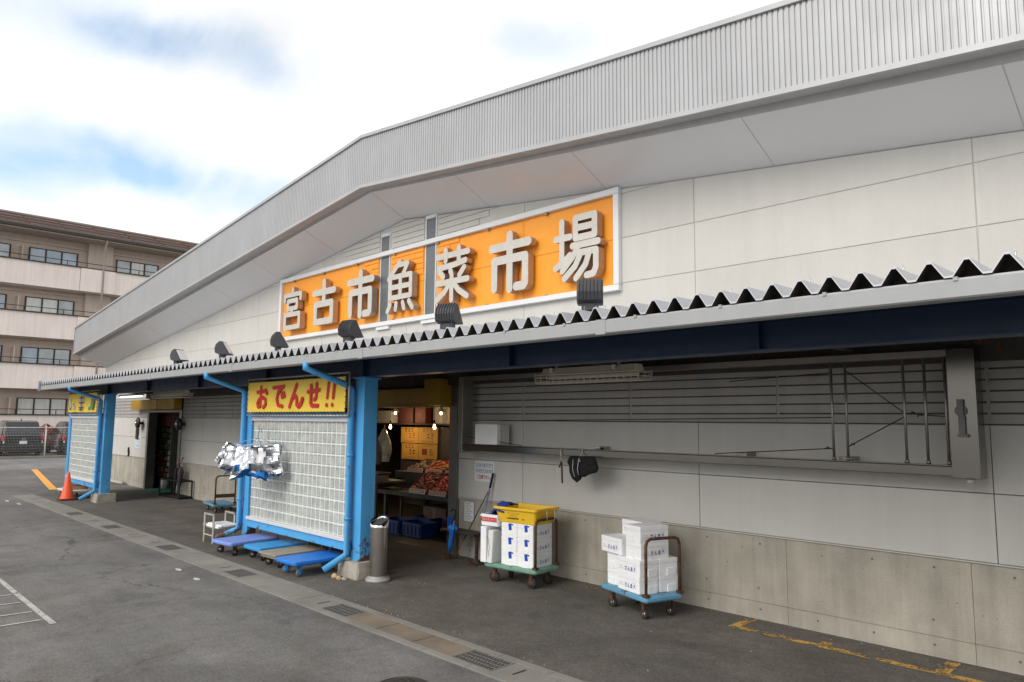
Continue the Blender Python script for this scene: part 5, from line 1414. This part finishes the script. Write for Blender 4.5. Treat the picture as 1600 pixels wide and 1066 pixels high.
rowz = [(8.48,8.94,.73,.31), (8.98,9.46,1.065,.17)]
for k, (y0, y1, z0, rise) in enumerate(rowz):
    for i in range(4):
        x0 = -11.45-.75*k+.60*i
        mw_ = [[2,1,2,4,0],[0,0,0,1],[0,0,1],[0,1,0]][i] if k == 0 else [[2,4,3,1],[1,1,0,2],[0,4,2,1],[0,1,0]][i]
        lab = ['%s tray of %s on the stall, %s' % ('front row' if k == 0 else 'back row', ['pale packets','dark packets','bright red fish','red fish by the door frame'][i] if k == 0 else ['silver packets','orange packets','dark fish packets','reddish packets'][i], 'under the bulbs' if k == 0 else 'below the yellow cards')][0]
        tray(x0, x0+.57, y0, y1, z0, rise, mw_, lab, 70+i+10*k)
# shelf with boxes above, bags, crates
sh = thing('wall_shelf', 'dark high shelf with boxes at the back of the hall', 'shelf', (-14, 10.6, 1.99))
b = MB(); b.box(-17.3,-11.5,10.4,11.0,1.985,2.02); b.build('board', wood_d, sh)
for x in (-17.2,-14.5,-11.6):
    b = MB(); b.box(x,x+.05,10.9,10.95,.006,1.984); b.build('upright', wood_d, sh)
for x0, w_, h_, m, lab in ((-16.75,.22,.42,foam,'narrow upright white box at the left end of the hall shelf'), (-16.45,.75,.36,foam,'wide white box with ruled lines on the hall shelf'), (-15.62,.72,.30,foam,'white box beside the wide ruled one on the hall shelf'),
                           (-14.6,.62,.42,M('carton_maroon', (.08,.028,.028), .6),'maroon carton on the hall shelf'), (-13.9,.40,.40,M('carton_red', (.13,.018,.018), .6),'red carton on the hall shelf'), (-13.2,.30,.42,M('carton_grey', (.42,.42,.42), .6),'grey carton on the hall shelf'), (-12.7,.75,.36,M('carton_brown', (.28,.20,.11), .7),'brown cardboard box at the right end of the hall shelf')):
    b = MB(); b.box(x0,x0+w_,10.42,10.8,2.0205,2.02+h_-.02)
    t = thing('storage_box', lab, 'box', (x0+w_/2,10.6,2.02), 0, 'boxes on the high hall shelf'); b.build('box_body', m, t, .008)
    b = MB(); b.box(x0-.005,x0+w_+.005,10.415,10.805,2.02+h_-.0195,2.02+h_); b.build('box_lid', m, t)
grey_bag = M('bag_clear', (.33,.36,.33), .35, var=.2, scale=12)
def hang_bag(x, y, z, w_, h_, m, lab, seed, pk=None):
    t = thing('hanging_bag', lab, 'bag', (x, y, z)); rr = random.Random(seed); b = MB(); R = []
    for k in range(9):
        c_ = k/8; wd = w_*(.18+.82*min(1, c_*2.2))*(1-.25*max(0, c_-.7)/.3)
        R.append([(x+wd/2*math.cos(q)*(1+.22*mnoise.noise((q*2,c_*4,seed))), y+wd*.3*math.sin(q)*(1+.3*mnoise.noise((q*2.5,c_*4,seed+3))), z-h_*c_) for q in [2*math.pi*j/18 for j in range(18)]])
    b.rings(R, 0, True, False); b.build('bag_body', m, t)
    b = MB(); b.tube([(x,y,z-.01),(x,y,z+.06),(x+.02,y,z+.09)], .006, 6); b.build('hook', M('hook_red', (.45,.05,.04), .5), t)
hang_bag(-12.72, 8.75, 1.92, .42, .68, grey_bag, 'grey clear plastic bag hanging left of the yellow cards', 3)
hang_bag(-12.9, 8.6, 2.05, .16, .55, M('bag_pink', (.45,.20,.15), .6), 'pinkish long cloth hanging beside the clear plastic bag', 5)
hang_bag(-12.05, 7.95, 1.95, .26, .75, M('bag_grey', (.22,.24,.22), .6), 'grey towel hanging just inside the entrance beside the blue post', 8)
hang_bag(-12.3, 8.3, 1.72, .30, .5, M('bag_brown', (.10,.075,.06), .6), 'brown bag hanging behind the grey towel', 12)
t = thing('work_table', 'dark work table with a scale inside the left of the entrance', 'table', (-12.6, 8.5, 0))
b = MB(); b.box(-13.1,-12.0,8.1,8.8,.86,.90); b.build('table_top', M('table_steel', (.16,.15,.14), .4, .5), t)
for x in (-13.05,-12.05):
    for y in (8.15,8.75): b = MB(); b.box(x-.02,x+.02,y-.02,y+.02,.006,.859); b.build('leg', wood_d, t)
t = thing('weighing_scale', 'grey weighing scale on the dark work table', 'scale', (-12.5, 8.4, .9))
b = MB(); b.yz([(8.22,.901),(8.6,.901),(8.6,1.0),(8.42,1.0),(8.22,.95)], -12.7,-12.3); b.build('scale_body', M('scale_grey', (.16,.15,.14), .5), t)
b = MB(); b.box(-12.74,-12.26,8.3,8.64,1.03,1.045); b.box(-12.55,-12.45,8.42,8.5,1.001,1.029); b.build('pan', steel_d, t)
crm = M('crate_blue', (.008,.030,.15), .45, var=.1)
def crate(x, y, label, z=.008):
    t = thing('plastic_crate', label, 'crate', (x, y, z), 0, 'blue plastic crates on the hall floor')
    b = MB(); w_, d_, h_ = .58, .40, .24
    P = lambda s_, zz: [(x+px*s_, y+py*s_, z+zz) for px, py in rrect(-w_/2,w_/2,-d_/2,d_/2,.03,3)]
    b.rings([P(.93,0), P(.98,h_-.04), P(1.0,h_-.04), P(1.0,h_), P(.95,h_), P(.90,.02)], 0, True, False); b.build('crate_body', crm, t)
    b = MB()
    for k in range(5): b.box(x-.25+k*.118, x-.22+k*.118, y-d_/2-.006, y-d_/2+.008, z+.03, z+h_-.041)
    b.build('rib', crm, t)
crate(-11.45, 8.25, 'blue plastic crate behind the ash bin inside the entrance'); crate(-10.82, 8.28, 'blue plastic crate to the right inside the entrance')
crate(-11.3, 8.85, 'half hidden blue crate behind the two front crates')
t = thing('storage_box', 'dim brown carton on the floor under the stall', 'box', (-11.2, 9.1, 0)); b = MB(); b.box(-11.6,-10.9,8.95,9.4,.008,.42); b.build('box_body', M('carton_dim', (.14,.08,.06), .7), t, .008)
b = MB(); b.box(-11.6,-10.9,9.0,9.02,.421,.424); b.box(-11.3,-11.2,8.946,8.949,.1,.4); b.build('tape', M('carton_tape', (.2,.14,.09), .5), t)
# far entrance: shelf of goods, lattice, mat
t = thing('goods_rack', 'rack of small green and red goods inside the far entrance', 'rack', (-23.9, 8.25, 0))
b = MB()
for k in range(9): b.box(-25.0,-22.9,8.1,8.4,.30+.17*k,.312+.17*k)
for x in (-25.03,-22.9): b.box(x,x+.03,8.08,8.42,.008,1.85)
b.build('rack_frame', M('rack_steel', (.16,.17,.16), .5), t)
b = MB(); rr = random.Random(8); gm = [M('pack_green', (.05,.13,.05), .5), M('pack_red', (.28,.04,.03), .5), M('pack_white', (.35,.36,.34), .5), M('pack_olive', (.11,.11,.05), .5)]
for k in range(9):
    for i in range(20):
        x = -24.95+.103*i; h_ = rr.uniform(.07,.13)
        b.box(x, x+rr.uniform(.06,.09), 8.105, 8.25, .313+.17*k, .313+.17*k+h_, rr.choice([1,1,2,0]) if k < 4 else rr.choice([0,0,3,2]))
b.build('goods', gm, t)['kind'] = 'stuff'
t = thing('lattice_panel', 'dark red lattice hanging above the goods rack', 'lattice', (-23.2, 8.02, 1.85))
b = MB()
for k in range(14):
    x = -24.9+.2*k; b.bar((x,8.0,1.86),(x+.42,8.0,2.30),.010); b.bar((x+.42,8.015,1.86),(x,8.015,2.30),.010)
b.build('lattice', M('lattice_red', (.17,.05,.035), .7), t)
b = MB(); b.box(-25.0,-21.8,8.03,8.05,1.84,2.32); b.build('panel', M('lattice_back', (.10,.06,.05), .8), t)
b = MB(); b.poly([(-22.9,7.3,.0095),(-20.9,7.3,.0095),(-20.9,8.8,.0095),(-22.9,8.8,.0095)])
b.box(-22.9,-20.9,7.3,8.8,.0085,.016); tag(b.build('door_mat', M('mat_green', (.03,.15,.10), .8, var=.2)), 'green mat on the floor of the far entrance', 'mat')
t = thing('bucket', 'small white bucket beside the rack in the far entrance', 'bucket', (-22.75, 7.92, .016)); b = MB(); b.lathe([(.001,.0),(.10,.0),(.125,.26),(.118,.26),(.095,.02),(.001,.02)], (-22.75,7.92,.017), 16, 0, False); b.build('pail', M('bucket_white', (.5,.5,.48), .5), t)

# ================================================================== ROAD CLUTTER
litter_m = M('litter_white', (.48,.47,.43), .8, var=.15, scale=20)
for k, (x, y, a, c_, lab) in enumerate(((-10.6,3.95,.09,.028,'flat white plastic scrap lying on the asphalt by the channel'), (-9.83,3.9,.085,.035,'white oval lid lying on the asphalt near the channel'), (-21.9,3.9,.20,.03,'white paper strip on the far asphalt'), (-20.95,3.98,.20,.03,'second white paper strip, nearer the channel end'))):
    b = MB(); rr = random.Random(k); P = [(x+a*math.cos(q)*rr.uniform(.8,1.1), y+c_*math.sin(q)*rr.uniform(.8,1.15)) for q in [2*math.pi*i/14 for i in range(14)]]
    b.xy(P, .004, .012); tag(b.build('litter', litter_m), lab, 'litter', 'white scraps on the asphalt')
b = MB(); R = [[(-4.87+r_*math.cos(q), 3.59+r_*math.sin(q), z) for q in [2*math.pi*i/40 for i in range(40)]] for r_, z in ((.215,.002),(.215,.009),(.208,.009),(.204,.006),(.001,.006))]
b.rings(R, 0, False, False)
for i in range(-4,5):
    for k in range(-4,5):
        x, y = i*.045, k*.045
        if x*x+y*y < .18**2: b.box(-4.87+x-.012, -4.87+x+.012, 3.59+y-.012, 3.59+y+.012, .004, .0095)
tag(b.build('manhole_cover', M('manhole_iron', (.045,.044,.042), .55, .3, var=.2, scale=15)), 'dark round manhole cover in the asphalt in the foreground', 'manhole cover')
rr = random.Random(77); b = MB()
for i in range(240):
    x = rr.uniform(-13,-2); y = rr.choice([rr.uniform(4.72,4.85), rr.uniform(7.2,7.5), rr.uniform(2.2,7.3)]); s_ = rr.uniform(.004,.012)
    if y > 7.2 and -13.3 < x < -8.9: continue
    b.rings([[(x+s_*math.cos(q)*rr.uniform(.7,1.2), y+s_*math.sin(q), .003) for q in (0,1.3,2.6,3.9,5.1)], [(x+s_*.6*math.cos(q), y+s_*.6*math.sin(q), .004+s_*.8) for q in (0,1.3,2.6,3.9,5.1)]], 0, True, False)
tag(b.build('grit', M('grit_stone', (.22,.20,.17), .95, var=.5, scale=9)), 'loose grit and crumbs scattered over the asphalt', 'grit')['kind'] = 'stuff'

# ================================================================== APARTMENT BUILDING
AX = -50.0; WXp = -51.2; sc_ = 1.024
ap = thing('apartment_building', 'pinkish beige four storey apartment block with balconies and brown roof', 'building', (AX-6, 14, 0))
beige = M('balcony_beige', (.88,.78,.715), .85, var=.05, scale=.6, streak=.10, bump=.2, bscale=30)
taupe = M('apartment_wall', (.64,.535,.455), .85, var=.06, scale=.5, streak=.10)
brown = M('frame_brown', (.035,.028,.024), .5)
broof = M('roof_brown', (.085,.058,.048), .55, .1, var=.15, scale=1.5)
AY0, AY1 = -14.0, 40.0
b = MB(); b.box(WXp-11, WXp, AY0, AY1, 0, 13.35); b.build('wall', taupe, ap)
TOPS = [2.23, 5.22, 8.26, 11.29]; BOT = [0.0, 3.72, 6.76, 9.81]
NOTCH = []; y = 11.72
PAN = []; k = 0; y = 11.72-8.15*4
while y < AY1:
    PAN += [(y, y+1.95, True), (y+1.95, y+8.15, False)]; y += 8.15
for z1, z0 in zip(TOPS, BOT):
    b = MB()
    for y0, y1, out in PAN:
        y0, y1 = max(y0, AY0), min(y1, AY1)
        if y1 > y0: b.box(AX-.14+(.06 if out else 0), AX+(.06 if out else 0), y0+.01, y1-.01, z0, z1-.05)
    b.box(WXp+.001, AX-.141, AY0, AY1, z0 if z0 > 0 else .0, (z0 if z0 > 0 else 0)+.16)
    pr_ = b.build('balcony', beige, ap)
    b = MB(); b.box(AX-.19, AX+.08, AY0, AY1, z1-.049, z1+.012)
    b.box(AX-.07, AX-.03, AY0, AY1, z1+.27, z1+.31)
    y = AY0+.5
    while y < AY1:
        b.box(AX-.066, AX-.034, y-.02, y+.02, z1+.013, z1+.269); y += 2.04
    b.build('railing', brown, pr_)
    b = MB()
    if z0 > 0: b.box(WXp-.01, WXp+.12, AY0, AY1, z1+1.28, z1+1.40); b.build('beam_line', taupe, ap)
pane_m = M('window_pane', (.48,.54,.56), .08, var=.45, scale=.9, spec=.8); pane_c = M('window_curtain', (.74,.76,.72), .12, var=.12, scale=2.5, spec=.8, stretch=(1,3,.5)); pane_b = M('window_blue', (.42,.52,.62), .06, var=.3, scale=1.0, spec=.9)
rr = random.Random(21)
W0 = [8.95+8.15*k for k in range(-3, 4)]
for zt in TOPS:
    for y0 in W0:
        for ya in (y0-3.45, y0):
            ya *= sc_; ww = 2.56*sc_; z0_, z1_ = zt-1.0+.1, zt+1.02
            if zt < 3: z0_, z1_ = zt-.9, zt+.98
            if ya < AY0+.2 or ya+ww > AY1: continue
            f = MB(); g = .05
            f.box(WXp-.02, WXp+.06, ya, ya+ww, z1_-g, z1_); f.box(WXp-.02, WXp+.06, ya, ya+ww, z0_, z0_+g)
            for q in (0, 1/3, 2/3, 1): yy = ya+(ww-.08)*q; f.box(WXp-.018, WXp+.065, yy, yy+.08, z0_+g, z1_-g)
            fo = f.build('window', brown, ap)
            for q in range(3):
                g_ = MB(); yy = ya+(ww-.08)*q/3+.08; g_.box(WXp+.005, WXp+.02, yy, yy+(ww-.08)/3-.08, z0_+g, z1_-g)
                g_.build('pane', rr.choice([pane_c, pane_c, pane_m, pane_b]), fo)
    b = MB()
    for y0 in W0:
        ya = (y0-.45)*sc_; b.box(WXp+.01, AX-.35, ya-.02, ya+.02, zt+.02, zt+.95)
        ya = (y0+3.0)*sc_
        pb = MB(); pb.box(WXp+.0, WXp+.35, ya+.05, ya+1.45, zt-1.5, zt+1.9); pb.build('pier', taupe, ap)
    for q in range(0, len(b.v), 8):
        pb = MB(); x_, y_, z_ = zip(*b.v[q:q+8]); pb.box(min(x_), max(x_), min(y_), max(y_), min(z_), max(z_)); pb.build('partition', taupe, ap)
b = MB()
b.rings([[(AX+.45,yy,13.12), (AX+.45,yy,13.30), (AX-3.0,yy,14.75), (AX-14,yy,14.75), (AX-14,yy,13.12)] for yy in (AY0-.6, AY1+.6)], 0, True, False)
rf = b.build('roof', broof, ap)
b = MB()
for k in range(3):
    t_ = .12+.25*k; x, z = AX+.45-3.45*t_, 13.30+1.45*t_
    b.box(x-.05, x+.05, AY0, AY1, z+.06, z+.14)
    y = AY0
    while y < AY1: b.box(x-.12, x+.04, y, y+.08, z-.02, z+.059); y += 1.9
b.build('snow_rail', M('snow_rail', (.16,.085,.06), .6), rf)
b = MB(); b.rings([[(AX+.46,yy,13.08),(AX+.60,yy,13.10),(AX+.60,yy,13.24),(AX+.46,yy,13.24)] for yy in (AY0-.6, AY1+.6)], 0, True, False); b.build('gutter', brown, rf)
b = MB(); b.box(WXp, AX+.455, AY0, AY1, 13.02, 13.115); b.build('eave', M('eave_beige', (.50,.42,.36), .8), ap)
for yy in (12.95-8.15, 12.95, 12.95+8.15, 12.95+16.3):
    b = MB(); b.tube([(AX+.52,yy,13.1), (AX+.12,yy,12.6), (AX+.12,yy,0.05)], .055, 10); b.build('drainpipe', M('drainpipe_pink', (.47,.37,.34), .6), ap)
# ================================================================== MESH FENCE, CARS, SHRUB
fence = thing('mesh_fence', 'white welded mesh fence in front of the parked cars', 'fence', (-43.8, 8, 0))
wm = M('fence_white', (.60,.61,.60), .5)
for y in [9.25+2.02*k for k in range(-5, 8)]:
    b = MB(); b.cyl((-43.85,y,0), (-43.85,y,1.60), .035, seg=10); b.lathe([(.04,0),(.04,.02),(.001,.03)], (-43.85,y,1.60), 10); b.build('post', wm, fence)
b = MB(); FY0, FY1 = -0.8, 24.0
y = FY0
while y < FY1: b.bar((-43.80,y,.08), (-43.80,y,1.54), .0011); y += .065
for k in range(12):
    z = .08+.1327*k; b.bar((-43.788,FY0,z), (-43.788,FY1,z), .0014)
for z in (.08,1.54): b.bar((-43.80,FY0,z), (-43.80,FY1,z), .012)
b.build('mesh_panel', wm, fence)['kind'] = 'stuff'
rr = random.Random(5); b = MB()
for i in range(1500):
    y = rr.uniform(0,22); x = -43.15+rr.gauss(0,.10); h_ = rr.uniform(.03,.11); a = rr.random()*6.28; dx_, dy_ = .012*math.cos(a), .012*math.sin(a)
    b.poly([(x-dx_,y-dy_,.12 if x > -43.12 else .05), (x+dx_,y+dy_,.12 if x > -43.12 else .05), (x+rr.gauss(0,.03),y+rr.gauss(0,.03),.06+h_+.06)], rr.choice([0,0,1]))
tag(b.build('weeds', [M('weed_green', (.07,.09,.03), .8), M('weed_straw', (.20,.15,.07), .8)]), 'low weeds and dry leaves along the foot of the mesh fence', 'weeds')['kind'] = 'stuff'

carglass = glass('car_glass', (.012,.014,.016), .04); tail_r = M('tail_red', (.55,.012,.02), .2, coat=.5); chrome = M('car_chrome', (.7,.7,.7), .15, 1.0); tyre = rubber; lampw = M('lamp_white', (.7,.68,.66), .2)
def car(label, x, y, paint, L=4.6, W=1.9, H=1.70, hatch=True):
    """rear at x, nose toward -x; y is the centre line"""
    t = thing('parked_car', label, 'car', (x-L/2, y, .05), 0, 'cars parked behind the mesh fence')
    st = [ # s along length from the rear, half width, z bottom, z waist
        (0.0,.80,.42,.98), (.06,.89,.34,1.02), (.35,.94,.28,1.05), (1.0,.95,.26,1.06), (2.2,.95,.25,1.04), (3.2,.94,.25,1.00), (4.0,.90,.28,.92), (4.4,.80,.34,.80), (4.58,.62,.42,.68)]
    b = MB(); R = []
    for s, hw, z0, z1 in st:
        hw *= W/1.9; s *= L/4.6; z1 *= H/1.7
        prof = [(-hw*.90,z0),(hw*.90,z0),(hw*.985,z0+.10),(hw,(z0+z1)/2+.05),(hw*.965,z1-.06),(hw*.90,z1),(-hw*.90,z1),(-hw*.965,z1-.06),(-hw,(z0+z1)/2+.05),(-hw*.985,z0+.10)]
        R.append([(x-s, y+py, .05+pz) for py, pz in prof])
    b.rings(R, 0, True, True); body = b.build('body', paint, t, .02, 2)
    gs = [(.10,.70,1.0), (.32 if hatch else .75,.68,H-.08), (.60 if hatch else 1.1,.70,H-.01), (1.6,.71,H), (2.3,.70,H-.03), (3.25,.74,1.02)]
    b = MB(); R = []
    for s, hw, z in gs:
        hw *= W/1.9; zb = .98*H/1.7; s *= L/4.6
        R.append([(x-s, y-hw*1.17, .05+zb), (x-s, y-hw*(1.0 if z > 1.1 else 1.17), .05+max(z-.06, zb+.005)), (x-s, y-hw*(.9 if z > 1.1 else 1.1), .05+max(z, zb+.01)), (x-s, y+hw*(.9 if z > 1.1 else 1.1), .05+max(z, zb+.01)), (x-s, y+hw*(1.0 if z > 1.1 else 1.17), .05+max(z-.06, zb+.005)), (x-s, y+hw*1.17, .05+zb)])
    b.rings(R, 0, True, False); b.build('cabin', paint, body, .03, 2)
    # glazing as thin sheets just proud of the cabin
    s0, s1 = gs[0], gs[1]
    b = MB(); k1, k2 = .16, .90
    def gp(k, f): 
        s = (s0[0]+(s1[0]-s0[0])*k)*L/4.6; z = 1.0*H/1.7+(s1[2]-1.0*H/1.7)*k; hw = s0[1]*1.10+(s1[1]*.90-s0[1]*1.10)*k
        return Vector((x-s+.022, y+hw*f*W/1.9, .05+z+.012))
    ring = [gp(k1,-.86), gp(k1,.86), gp(k2,.92), gp(k2,-.92)]
    b.rings([ring, [p_+Vector((-.02,0,-.02)) for p_ in ring]], 0, True, False); b.build('rear_window', carglass, body)
    for sg in (-1, 1):
        b = MB()
        for sa, sb in ((.75,1.65),(1.75,2.75)):
            zb = 1.06*H/1.7
            q = [(sa if hatch else sa+.25, zb), (sb, zb), (min(sb,2.45), H-.13), (sa+.12 if hatch else sa+.4, H-.13)]
            def sp_(s, z): 
                kk = (z-zb)/(H-.13-zb); return Vector((x-s*L/4.6, y+sg*(.71*1.16-(.71*1.16-.71*.99)*kk+.012)*W/1.9, .05+z))
            r1 = [sp_(s, z) for s, z in q]; r0 = [p_-Vector((0,sg*.015,0)) for p_ in r1]
            b.rings([r0, r1] if sg > 0 else [r1, r0], 0, True, False)
        b.build('side_window', carglass, body)
        b = MB(); zc_ = .05+.86*H/1.7
        b.box(x-.16, x-.015, y+sg*.80*W/1.9-.12, y+sg*.80*W/1.9+.12, zc_-.14, zc_+.13); b.build('tail_light', tail_r, body, .03, 3)
        b = MB(); b.box(x-.14, x-.008, y+sg*.78*W/1.9-.09, y+sg*.78*W/1.9+.09, zc_-.26, zc_-.145); b.build('reverse_light', lampw, body, .02, 2)
        for s in (.85, 3.6):
            w = MB(); r_ = .34
            w.lathe([(.001,-.10),(r_-.05,-.11),(r_,-.08),(r_,.08),(r_-.05,.11),(.001,.10)], (0,0,0), 24, 0, False); w.xf(Matrix.Translation((x-s*L/4.6, y+sg*(W/2-.12), .05+r_)) @ Matrix.Rotation(math.pi/2, 4, 'X')); wh = w.build('wheel', tyre, t)
            w = MB(); w.lathe([(.001,-.115),(.20,-.115),(.21,.115),(.001,.115)], (0,0,0), 12, 0, False); w.xf(Matrix.Translation((x-s*L/4.6, y+sg*(W/2-.12), .05+r_)) @ Matrix.Rotation(math.pi/2, 4, 'X')); w.build('rim', chrome, wh)
    b = MB(); b.box(x-.20, x+.055, y-.90*W/1.9, y+.90*W/1.9, .05+.26, .05+.60); b.build('bumper', M('bumper_black', (.014,.014,.015), .45), body, .05, 3)
    b = MB(); b.box(x-L*.9, x-.21, y-.55, y+.55, .05+.17, .05+.27); b.build('underbody', blk, body)
    b = MB(); b.box(x-.02, x+.012, y-.17, y+.17, .05+.63, .05+.79); b.build('number_plate', M('plate_white', (.68,.69,.74), .5), body, .006)
    b = MB(); b.tube([(x+.016, y+.075*math.cos(q), .05+.88+.035*math.sin(q)) for q in [2*math.pi*i/16 for i in range(17)]], .008, 6); b.build('emblem', chrome, body)
    b = MB()
    b.yz([(y-.02,.05+H-.01),(y+.02,.05+H-.01),(y+.008,.05+H+.09),(y-.008,.05+H+.09)], x-1.0, x-.85); b.build('antenna', paint, body)
    return t
blackp = M('paint_black', (.013,.014,.016), .22, .2, var=.05, coat=.8)
bluep = M('paint_darkblue', (.020,.024,.034), .22, .3, var=.05, coat=.8)
car('black estate car seen from behind with white number plate and red tail lights', -44.75, 8.46, blackp, 4.6, 1.92, 1.84)
car('dark car half hidden by the blue framed glass screen', -44.9, 11.15, bluep, 4.5, 1.8, 1.80, True)
car('dark car at the left edge behind the fence', -44.85, 5.9, bluep, 4.4, 1.75, 1.6)
def shrub(label, c, r, n, mats, seed):
    rr = random.Random(seed); t = thing('shrub', label, 'shrub', (c[0], c[1], .05))
    b = MB()
    for i in range(n):
        a, e = rr.random()*6.28, rr.random(); f = rr.uniform(.45,1)**.5
        p_ = Vector((c[0]+r[0]*f*math.cos(a)*math.sqrt(1-(2*e-1)**2), c[1]+r[1]*f*math.sin(a)*math.sqrt(1-(2*e-1)**2), c[2]+r[2]*f*(2*e-1)))
        p_ += Vector((.1*mnoise.noise(p_*3), .1*mnoise.noise(p_*3+Vector((5,0,0))), .14*mnoise.noise(p_*2.5)))
        u = Vector((rr.gauss(0,1),rr.gauss(0,1),rr.gauss(0,1))).normalized(); v = u.orthogonal().normalized(); s_ = rr.uniform(.025,.055)
        b.poly([p_-u*s_, p_+v*s_*.6, p_+u*s_, p_-v*s_*.6], rr.randrange(len(mats)))
    b.build('foliage', mats, t)
    b = MB()
    for k in range(6): a = k*1.05; b.tube([(c[0],c[1],.04), (c[0]+r[0]*.3*math.cos(a),c[1]+r[1]*.3*math.sin(a),c[2]*.6), (c[0]+r[0]*.6*math.cos(a),c[1]+r[1]*.6*math.sin(a),c[2]+r[2]*.4)], [.025,.018,.008], 6)
    b.build('stem', M('bark', (.07,.05,.035), .9), t)
shrub('red leaved shrub between the two dark cars', (-48.6,10.25,.82), (.6,.58,.80), 3200, [M('leaf_red', (.38,.035,.02), .6), M('leaf_darkred', (.20,.018,.015), .6), M('leaf_rust', (.30,.07,.02), .6)], 4)

for o in bpy.data.objects:
    if '_o' in o: del o['_o']
